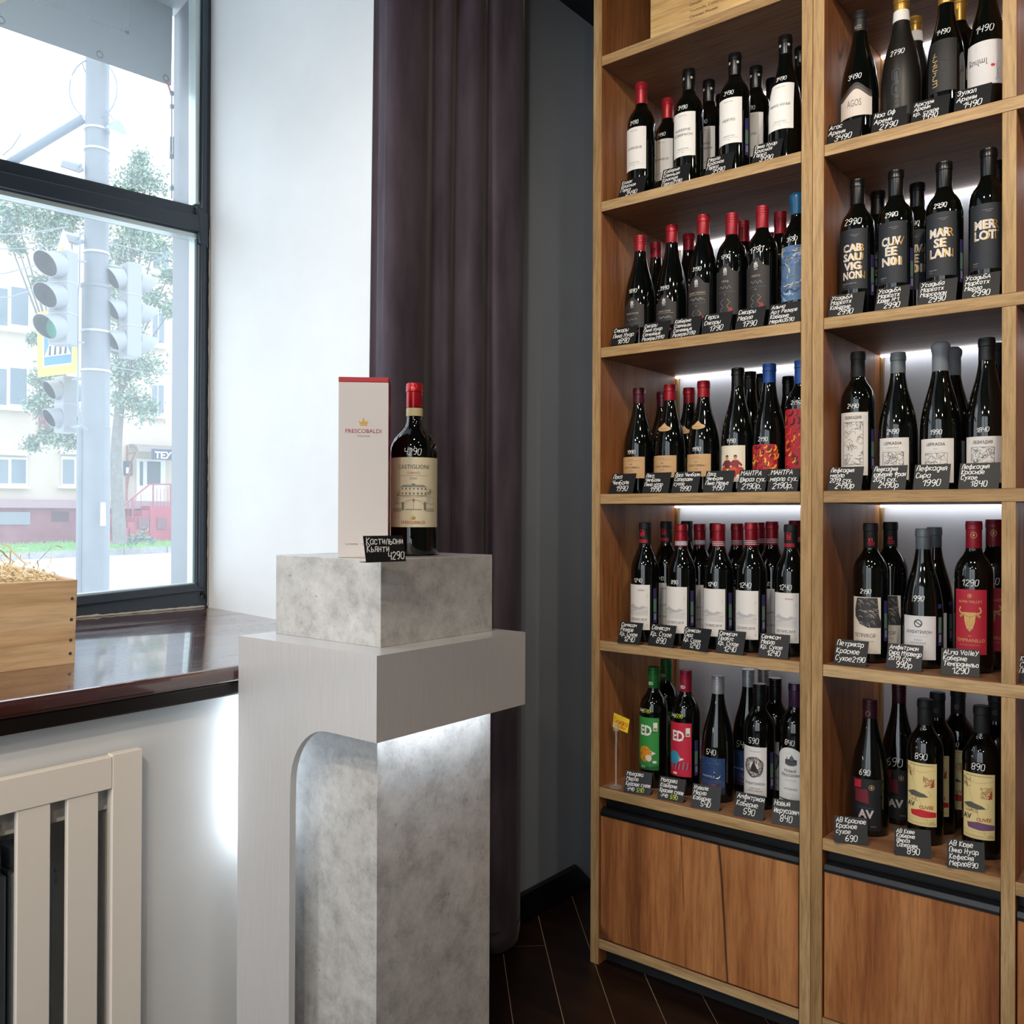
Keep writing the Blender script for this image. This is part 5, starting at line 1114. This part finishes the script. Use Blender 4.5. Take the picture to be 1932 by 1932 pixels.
row('A', 4, [
    (1217.3, 985.6, .080, 'semi', BLKM, SER, 'bottle with red-marked black cap', dict(price='1240', capart=SEMR, stamp=True)),
    (1257.3, 983.4, .175, 'semi', BLKM, SER, 'bottle with red-marked black cap', dict(price='1240', capart=SEMR, stamp=True)),
    (1285.8, 989, .080, 'semi', CRED, SE, 'maroon-capped bottle, one silver band', dict(price='890', capart=BAND1, stamp=True)),
    (1296, 983, .275, 'semi', BLKM, SER, 'black-capped bottle', dict(capart=SEMR)),
    (1320.3, 988.3, .175, 'semi', CRED, SE, 'maroon-capped bottle, one silver band', dict(price='890', capart=BAND1)),
    (1350, 987, .275, 'semi', CRED, SE, 'maroon-capped bottle', dict(capart=BANDS)),
    (1356.4, 988.8, .085, 'semi', CRED, SE, 'maroon-capped bottle with silver rings', dict(price='1240', capart=BANDS, stamp=True)),
    (1391, 987.6, .180, 'semi', CRED, SE, 'maroon-capped bottle with silver rings', dict(price='1240', capart=BANDS)),
    (1417.6, 985.9, .088, 'semi', CRED, SE, 'maroon-capped bottle with silver rings', dict(price='1240', capart=BANDS, psz=.012, stamp=True)),
    (1432.7, 985.6, .275, 'semi', CRED, SE, 'maroon-capped bottle', dict(capart=BANDS)),
    (1456.5, 984, .182, 'semi', CRED, SE, 'maroon-capped bottle with silver rings', dict(price='1240', capart=BANDS)),
    (1492.4, 989.4, .092, 'semi', BLKM, SER, 'bottle with red-marked black cap', dict(price='1240', capart=SEMR, psz=.012)),
    (1500, 982, .275, 'semi', CRED, SE, 'maroon-capped bottle', dict(capart=BANDS))])
EG, ER = L_ed(True), L_ed(False)
row('A', 5, [
    (1233.5, 1257.8, .112, 'bord', GRN, EG, 'green screw-capped bottle, green hedgehog label', dict(price='590', strike='740', pcol=YEL, capart=EDC)),
    (1257, 1243.8, .205, 'bord', GRN, EG, 'green screw-capped bottle', dict(price='590', strike='740', pcol=YEL, capart=EDC)),
    (1293.8, 1264, .112, 'bord', ('screw', .062, 'a01c38', .4, .1), ER, 'red screw-capped bottle, crimson label', dict(price='590', strike='740', pcol=YEL, capart=EDC, stamp=True)),
    (1354.8, 1275.2, .112, 'burg', SIL, L_nuvo(), 'silver screw-capped bottle, night sky label', dict(price='540', psz=.013)),
    (1412, 1262.7, .226, 'burg', SIL, L_nuvo(), 'silver screw-capped bottle', dict(price='540', psz=.016)),
    (1441, 1262, .313, 'burg', SIL, L_nuvo(), 'silver screw-capped bottle', {}),
    (1433.2, 1290, .125, 'bord', SBLK, L_amfA(), 'bottle with white round-tree label', dict(price='590', psz=.013, stamp=True)),
    (1462.8, 1279, .202, 'bord', SBLK, L_amfA(), 'black screw-capped bottle', dict()),
    (1500.6, 1288.5, .120, 'bord', PUR, L_novy(), 'purple-capped bottle, white church label', dict(price='840', psz=.012))])
AGC = [('t', 'AGOS', 0, -42, 9, 'a89c8c', {'maxw': 26, 'sx': .5}), ('s', [(-40, -58), (-20, -58), (0, -58), (20, -58), (40, -58)], 4, 'd8d6d2')]
row('B', 1, [
    (1622.5, 24.8, .085, 'burg', ('cap', .064, '18181a', .5, .1), L_agos(), 'black-capped bottle, cream mountain label', dict(price='3490', capart=AGC, psz=.011)),
    (1700.7, -5, .085, 'burg', ('cap', .034, 'a67f3a', .35, .6), L_noa(), 'gold-capped matte bottle', dict(price='2790', sleeve=(-.058, -.034, 'dcdad6'), psz=.011)),
    (1725.6, 35.2, .175, 'burg', ('cap', .034, 'a67f3a', .35, .6), L_noa(), 'gold-capped matte bottle', dict(sleeve=(-.058, -.034, 'dcdad6'))),
    (1785, -30, .075, 'burg', ('cap', .052, 'a67f3a', .35, .6), L_arku(), 'bottle with vertical gold lettering', dict(price='1490', psz=.011, R=.038)),
    (1809.4, -5, .17, 'bord', GOLDC, L_none(), 'gold-capped bottle', {}),
    (1857, -60, .100, 'burg', BLK, L_zula(), 'dark bottle, wide white script label', dict(price='1490', psz=.014, R=.039, dx=.006))])
U1, U2, U3, U4 = L_usad(['CAB', 'SAU', 'VIG', 'NON'], 'КАБЕРНЕ СОВИНЬОН'), L_usad(['CUV', 'ÉE', 'N01'], 'КЮВЕ №1'), L_usad(['MAR', 'SE', 'LAN'], 'МАРСЕЛАН'), L_usad(['MER', 'LOT'], 'МЕРЛО')
row('B', 2, [
    (1618, 340.7, .075, 'bord', BLK, U1, 'bottle with four-line lettered label', dict(price='2990', psz=.014, stamp=True)),
    (1653, 362.5, .165, 'bord', BLK, U1, 'black-capped bottle', dict(dx=.004)),
    (1690.4, 323.4, .075, 'bord', BLK, U2, 'bottle with CUVÉE No1 lettered label', dict(price='2990', psz=.010, stamp=True)),
    (1730.8, 347, .165, 'bord', BLK, U2, 'black-capped bottle', dict(price='2990')),
    (1781.5, 307.2, .075, 'bord', BLK, U3, 'bottle with three-line lettered label', dict(price='2990', stamp=True)),
    (1867, 282.2, .075, 'bord', BLK, U4, 'bottle with two-line lettered label', dict(dx=-.0015)),
    (1887, 305, .175, 'bord', BLK, U4, 'black-capped bottle', dict(dx=-.0033))])
row('B', 3, [
    (1619, 664.6, .10, 'bord', BLKM, L_lefk('ЛЕФКАДИЯ', .036, .178, seed=1), 'black-capped bottle, tall engraved label', dict(price='2490', stamp=True)),
    (1694.5, 665.8, .10, 'burg', GRYC, L_lefk('LEFKADIA', .024, .116, 'CABERNET FRANC'), 'grey-capped bottle, small engraved white label', dict(price='2490', capart=[('t', 'WINE', 0, -48, 3, 'b08a4a')])),
    (1774.7, 648, .10, 'burg', GRYW, L_lefk('LEFKADIA', .016, .110, 'SYRAH', hw=.037), 'grey wax-topped bottle, engraved white label', dict(price='1990')),
    (1797.4, 657.6, .188, 'burg', GRYW, L_lefk('LEFKADIA', .016, .110, 'SYRAH'), 'grey wax-topped bottle', {}),
    (1861.6, 638.3, .10, 'burg', ('cap', .058, '17181b', .5, 0), L_lefk('ЛЕФКАДИЯ', .014, .110, hw=.038), 'black-capped bottle, wide engraved white label', dict(price='1840')),
    (1884, 648, .188, 'burg', ('cap', .058, '17181b', .5, 0), L_lefk('ЛЕФКАДИЯ', .014, .110), 'black-capped bottle', dict(dx=-.0022))])
row('B', 4, [
    (1642.8, 986.7, .117, 'bord', BLKM, L_petr(), 'black-capped bottle, black brushwork label', dict(price='2190', capart=PETC, R=.038, stamp=True)),
    (1680, 984.6, .20, 'bord', BLKM, L_petr(), 'black-capped bottle', dict(capart=PETC, R=.038)),
    (1742, 997.2, .12, 'burg', GRYC, L_amfB(), 'grey-capped bottle, plain white label', dict(price='990', psz=.011, stamp=True)),
    (1762.8, 994.5, .21, 'burg', GRYC, L_amfB(), 'grey-capped bottle', dict(stamp=True)),
    (1837.4, 983, .125, 'bord', ('cap', .060, 'a01a30', .4, .1), L_alma(), 'red-capped bottle, red bull-head label', dict(price='1290', capart=ALMC, psz=.013)),
    (1874.6, 980, .205, 'bord', ('cap', .060, '7a1426', .4, .1), L_alma(), 'red-capped bottle', dict(price='1290', capart=ALMC, psz=.014))])
CV1, CV2 = L_cuv('c2242e'), L_cuv('6e4a6e'); CVC = [('o', 0, -40, 5, .8, '8a8070'), ('t', 'Є', 0, -43, 6, '8a8070')]
row('B', 5, [
    (1641.5, 1318.6, .112, 'burg', SMAR, L_av(), 'maroon screw-capped bottle, black and crimson label', dict(price='690', psz=.012, capart=[('o', 0, -31, 5, .8, 'b0a090')])),
    (1696.3, 1289, .232, 'burg', SMAR, L_av(), 'maroon screw-capped bottle', dict(price='690', psz=.018)),
    (1745.6, 1318.6, .130, 'bord', BLKM, CV1, 'cream label bottle, red stroke', dict(price='890', psz=.013)),
    (1769, 1305.7, .220, 'bord', BLKM, CV1, 'black-capped bottle', dict(capart=CVC)),
    (1804, 1299, .300, 'bord', BLKM, CV1, 'black-capped bottle', dict(price='890', capart=CVC, dx=.004)),
    (1852.2, 1330.2, .120, 'bord', BLKM, CV2, 'cream label bottle, purple stroke', dict(price='890', psz=.013)),
    (1879.6, 1308, .212, 'bord', BLKM, CV2, 'black-capped bottle', dict(price='890', psz=.014, capart=CVC))])
# the large bottle on the pedestal
mg = onz(781, 1049.5, 1.097); mdir = Vector((mg.x - CAM.x, mg.y - CAM.y, 0)).normalized(); mc = mg + mdir * .050; MH = ony(781, 724, mc.y).z - 1.097
def sh_mag(H, R=.0498):
    return [(0, .004), (R * .8, 0), (R - .001, .004), (R, .010), (R, .592 * H), (R * .985, .622 * H), (R * .93, .650 * H), (R * .83, .678 * H), (R * .68, .702 * H), (R * .52, .724 * H), (R * .40, .746 * H), (.0165, .772 * H), (.0157, .80 * H), (.0150, H - .002)]
SHAPES['mag'] = sh_mag
V = lambda f: MH * 1000 * f
LC = dict(v0=MH * .165, v1=MH * .562, hw=.062, col='ddd0b0', price=MH * .575, art=[
    ('t', 'CASTIGLIONI', 0, V(.497), 8.6, '4f5150', {'maxw': 66}), ('t', 'CHIANTI', 0, V(.467), 4.8, 'b0553e', {'maxw': 27}), ('t', 'DENOMINAZIONE DI ORIGINE CONTROLLATA E GARANTITA', 0, V(.456), 1.6, '8a8672', {'maxw': 76}), ('t', '2020', 0, V(.437), 4.0, '7a7a70', {'sx': 1.4}),
    ('p', [(-27, V(.345)), (27, V(.345)), (27, V(.392)), (-27, V(.392))], 'd8cbab'), ('p', [(-29, V(.392)), (29, V(.392)), (21, V(.405)), (-20, V(.405))], '8a8a80'), ('r', -3, V(.405), 4, V(.412), '6a6a64')] +
    [('r', -24 + i * 8, V(.378), -21 + i * 8, V(.388), '6a6a64') for i in range(7)] + [('r', -24 + i * 8, V(.350), -21 + i * 8, V(.362), '6a6a64') for i in range(7)] +
    [('s', [(-27, V(.345)), (27, V(.345))], .6, '6a6a64'), ('s', [(-27, V(.345)), (-27, V(.392))], .5, '6a6a64'), ('s', [(27, V(.345)), (27, V(.392))], .5, '6a6a64'), ('s', [(-48, V(.33)), (-36, V(.345)), (-27, V(.342)), (0, V(.335)), (27, V(.342)), (48, V(.33))], .6, '8a8a80'), ('s', [(-48, V(.295)), (-26, V(.30)), (-16, V(.298))], .6, '7a7a72'), ('s', [(48, V(.295)), (28, V(.30)), (18, V(.298))], .6, '7a7a72'),
     ('r', -24, V(.262), -19, V(.308), '77776e'), ('r', 22, V(.262), 27, V(.308), '77776e'), ('r', -16, V(.264), 18, V(.268), '8a8a80'), ('s', [(-16, V(.31)), (0, V(.325)), (18, V(.31))], .7, '7a7a72'), ('s', [(1, V(.266)), (1, V(.325))], .6, '7a7a72'), ('c', 1, V(.318), 2.2, 'b0553e', 3.2), ('r', -48, V(.258), -24, V(.274), 'b5ac92'), ('r', 27, V(.258), 48, V(.274), 'b5ac92'), ('z', -46, V(.30), -28, V(.335), 6, .4, '8a8a80'), ('z', 28, V(.30), 46, V(.335), 6, .4, '8a8a80'), ('z', 30, V(.35), 38, V(.38), 8, .7, '6a6a64'), ('z', -38, V(.345), -30, V(.372), 8, .7, '6a6a64'), ('s', [(-48, V(.36)), (-36, V(.372)), (-28, V(.36))], .5, '8a8a80'), ('s', [(30, V(.36)), (40, V(.37)), (48, V(.362))], .5, '8a8a80')] +
    crown(0, V(.214), 1.1, GOLD) + [('t', 'FRESCOBALDI', 0, V(.184), 6.4, 'b0553e', {'maxw': 50})])
bottle(tuple(mc), MH, 'mag', ('cap', MH * .142, 'b01c28', .22, .35), LC, 'large wine bottle with red capsule and cream villa label on the pedestal', None, price='4290', turn=.74, R=.0498, nr=.0159, psz=.013, sleeve=(-MH * .192, -MH * .146, 'dccb9a'), seed=4, poff=-.002)

# ================================================================== PRICE TAGS
def price_tag(p0, p1, lines, where, hgt=.0565, lean=.34, group='chalk price tags'):
    """black card leaning back on its folded foot; lines = (text, size, align[, colour])"""
    p0, p1 = Vector(p0), Vector(p1); d = p1 - p0; w = d.length; rz = math.atan2(d.y, d.x); rng = random.Random(sum(map(ord, where)))
    t = thing('price_tag', tuple(p0), rz, where, 'price tag', group); c, s = math.cos(lean), math.sin(lean); th = .0011
    m = MB(); f = lambda u, v, n=0: (u, v * s - n * c, v * c + n * s + .0006)
    m.hexa([f(0, 0, 0), f(w, 0, 0), f(w, 0, -th), f(0, 0, -th), f(0, hgt, 0), f(w, hgt, 0), f(w, hgt, -th), f(0, hgt, -th)])
    m.box(0, th, .0003, w, .0215, .0013); m.build('card', BLACKB, t)
    n = len(lines); m = MB(); fm_ = lambda u, v: f(u, v, .0004)
    tot = sum(l[1] for l in lines); gap = max(.0012, (hgt - .006 - tot) / max(1, n)); v = hgt - .003
    for l in lines:
        tx, sz, al = l[:3]; v -= sz; ci = 1 if len(l) > 3 else 0
        if tx.startswith('~'):
            a, b = tx[1:].split('~'); write_hand(m, a, .010, v, sz * .9, .0010, fm_, rng, 0); ribbon(m, [(.008, v + sz * .4), (.026, v + sz * .5)], .0010, fm_); write_hand(m, b, .034, v - .001, sz, .0011, fm_, rng, 1)
        else:
            u = {'l': .004, 'c': w / 2, 'r': w - .004}[al]; write_hand(m, tx, u, v, sz, min(.0015, .0007 + sz * .055), fm_, rng, ci, w - .007, al)
        v -= gap
    m.build('chalk_writing', [CHALK, YEL], t); return t
c_ = .0138
def tags(bay, lev, items):
    z = Z0 + S * (5 - lev); up = lev <= 3
    for i, ((x0, y0), (x1, y1), lines) in enumerate(items):
        if up: p0, p1 = ony(x0, y0, .012), ony(x1, y1, .012); p0.z = p1.z = z; p1.y = p0.y
        else: p0, p1 = onz(x0, y0, z), onz(x1, y1, z)
        n = len(lines); ls = []
        for j, s in enumerate(lines):
            num = s.replace('р', '').replace('.', '').strip().isdigit(); yel = s.startswith('~')
            ls.append((s, (c_ if n < 4 else .0122) if num else (.0110 if n < 4 else .0094 if n < 5 else .0076) if not yel else .0095, 'c' if num else 'l'))
        price_tag(p0, p1, ls, f"black chalk price tag, {ORD[i]} from left on {BAY[bay]} {LEV[lev]}", group=f"price tags on the {BAY[bay]} {LEV[lev]}")
tags('A', 1, [((1165.6, 372), (1214, 361), ['Казак', 'Красная', 'Горка', '3490']), ((1244.7, 352.8), (1297, 339), ['Каберне', 'Совиньон', 'Красная', 'Горка3490']), ((1328, 331), (1380, 318), ['Мерло', 'Красная', 'Горка', '3490']), ((1417, 308), (1471.7, 291.6), ['Пино Нуар', 'Красная', 'Горка', '3490'])])
tags('A', 2, [((1151, 652.7), (1196.8, 647), ['Сикоры', 'Пино Нуар', '1890']), ((1208, 645), (1259, 639), ['Сикоры', 'Пино Нуар', 'Семейный', 'Резерв3990']), ((1265.5, 637), (1318, 631.5), ['Каберне', 'Совиньон', 'Семейный', 'Резерв3190']), ((1322.6, 629), (1376, 622.6), ['Герцъ', 'Сикоры', '1790']), ((1386, 620), (1439.4, 612.6), ['Сикоры', 'Мерло', '1790']), ((1448, 610), (1509, 603.7), ['Альма', 'Арт Резерв', 'Каберне', 'Мерло3590'])])
tags('A', 3, [((1149, 933), (1193.5, 931), ['Локо', 'ЧимБали', '1990']), ((1211, 932), (1260, 930.8), ['Локо', 'ЧимБали', 'Пино нуар', '1990']), ((1266, 931), (1316, 929.3), ['Локо Чимбали', 'Саперави', 'сухое', '1990']), ((1326, 930), (1380.4, 928), ['Локо', 'ЧимБали', 'Пино Менье', '1490']), ((1390, 928.6), (1443, 927), ['МАНТРА', 'Шираз сух.', '2190р.']), ((1447, 927.8), (1504, 926), ['МАНТРА', 'мерло сух.', '2190р.'])])
tags('A', 4, [((1164.5, 1212.6), (1206.8, 1217), ['Семисам', 'Резерв', 'Кр. Сухое', '1240']), ((1221.7, 1217.8), (1269, 1223.3), ['Семисам', 'Кр. Сухое', '890']), ((1284, 1224), (1333.7, 1231), ['Семисам', 'Сира', 'Кр. Сухое', '1240']), ((1349.7, 1231.6), (1401.6, 1237), ['Семисам', 'Прабус', 'Кр. Сухое', '1240']), ((1430, 1239), (1486, 1244.3), ['Семисам', 'Мерло', 'Кр. Сухое', '1240'])])
tags('A', 5, [((1176.8, 1494.9), (1226.8, 1502), ['Молдова', 'Мерло', 'Красное сухое', '~740~590']), ((1240, 1507), (1289, 1516), ['Молдова', 'Каберне', 'Красное сухое', '~740~590']), ((1303, 1522.7), (1357, 1532), ['Нуволе', 'Мерло', 'Каберне', '540']), ((1384, 1539), (1439.4, 1550), ['Амфитрион', 'Каберне', '590']), ((1456, 1554), (1508, 1561.7), ['Новый', 'Иерусалим', '840'])])
tags('B', 1, [((1557, 269), (1621, 250.5), ['Агос', 'Арени', '3490']), ((1642.8, 247.4), (1707, 230), ['Ноа Оф', 'Арени', '2790']), ((1718, 227.7), (1788.7, 207), ['Аркури', 'Арени', 'кр. сухое', '1490']), ((1799, 204), (1868, 186), ['Зулал', 'Арени', '1490'])])
tags('B', 2, [((1561, 595.4), (1627, 586), ['УсадьБА', 'Маркотх', 'Каберне', '2990']), ((1650, 582), (1713, 573.7), ['УсадьБА', 'Маркотх', 'Кюве №1', '2990']), ((1730.8, 571.6), (1803, 560), ['Усадьба', 'Маркотх', 'Марселан', '2990']), ((1814.6, 558), (1885, 548), ['УсадьБА', 'Маркотх', 'Мерло', '2990'])])
tags('B', 3, [((1560, 923.4), (1624.8, 922), ['Лефкадия', 'мерло', '2019 сух.', '2490р']), ((1642, 921), (1708, 920), ['Левкадия', 'каберне Фран', '2021 сух.', '2490р']), ((1722, 920.5), (1789.8, 918), ['Лефкадия', 'Сира', '1990']), ((1807.4, 916.8), (1884, 915.7), ['Лефкадия', 'Красное', 'Сухое', '1840'])])
tags('B', 4, [((1572, 1252.3), (1633.9, 1259), ['Петрикор', 'Красное', 'Сухое2190']), ((1671, 1261.6), (1738, 1268.4), ['Амфитрион', 'Сира Мурведр', '2019 сух', '990р']), ((1775, 1273), (1848, 1279), ['АLmа VаllеУ', 'Каберне', 'Темпранильо', '1290']), ((1918, 1288), (1990, 1296), ['Красное', 'Сухое', 'Пино', '890'])])
tags('B', 5, [((1574.4, 1589.8), (1637.5, 1596.4), ['АВ Красное', 'Красное', 'сухое', '690']), ((1688.7, 1613.6), (1757.7, 1621.4), ['АВ Кюве', 'Каберне', 'Шираз', 'Саперави', '890']), ((1787.5, 1637), (1858.7, 1647), ['АВ Кюве', 'Пино Нуар', 'Кефесия', 'Мерло890'])])
q0, q1 = ond(691, 1055, 1.545), ond(766, 1053, 1.60)
q0 = CAM + ray(691, 1055) * ((1.0985 - CAM.z) / ray(691, 1055).z) if False else q0
q0.z = q1.z = 1.097
price_tag(q0, q1, [('Кастильони', .0122, 'l'), ('Кьянти', .0122, 'l'), ('4290', .0128, 'r')], 'black chalk price tag before the red-capped bottle on the pedestal', .047, .22, None)
# yellow sale sign on its clear stand
p = onz(1162, 1485, Z0); CLEAR = bpy.data.materials.new('clear_acrylic'); CLEAR.use_nodes = True; _b = CLEAR.node_tree.nodes['Principled BSDF']
_b.inputs['Alpha'].default_value = .2; _b.inputs['Base Color'].default_value = (.9, .9, .9, 1); _b.inputs['Roughness'].default_value = .08; _b.inputs['Specular IOR Level'].default_value = 1
ss = thing('sale_sign', tuple(p), label='yellow handwritten sale card on clear clip stand at left of lowest shelf', cat='sign')
ts = ond(1172, 1372, (p - CAM).dot(FW)); hz = ts.z - Z0
m = MB(); m.lathe([(.018, 0), (.018, .002), (.004, .006), (.0024, .010), (.0024, hz - .006)], 16); m.build('clear_stand', CLEAR, ss, smooth=True)
m = MB(); m.box(-.006, -.004, hz - .010, .006, .004, hz + .012); m.build('clip', CLEAR, ss)
co = Vector((ts.x - p.x, ts.y - p.y, hz)); 
cc = [Vector((x * .022, x * .006, 0)) for x in (-1, 1)]
m = MB(); q = [co + Vector((-.024, -.004, -.002)), co + Vector((.017, .004, -.014)), co + Vector((.022, .006, .022)), co + Vector((-.020, -.004, .036))]; nb = Vector((0, .0006, 0))
m.hexa([q[0], q[1], q[1] + nb, q[0] + nb, q[3], q[2], q[2] + nb, q[3] + nb]); cdn = m.build('yellow_card', C('f2cf1e', .6), ss)
m = MB(); U = (q[1] - q[0]); Vv = (q[3] - q[0]); UL, VL = U.length, Vv.length; fm_ = lambda u, v: tuple(q[0] + U * (u / UL) + Vv * (v / VL) - Vector((0, .0006, 0)))
write_hand(m, 'Скидка', .003, .015, .0135, .0012, fm_, random.Random(2), 0, UL - .006); ribbon(m, [(.010, .0085), (UL - .006, .0095)], .001, fm_); ribbon(m, [(.014, .0055), (UL - .008, .0065)], .001, fm_); m.build('red_writing', C('d23a1c', .7), cdn)
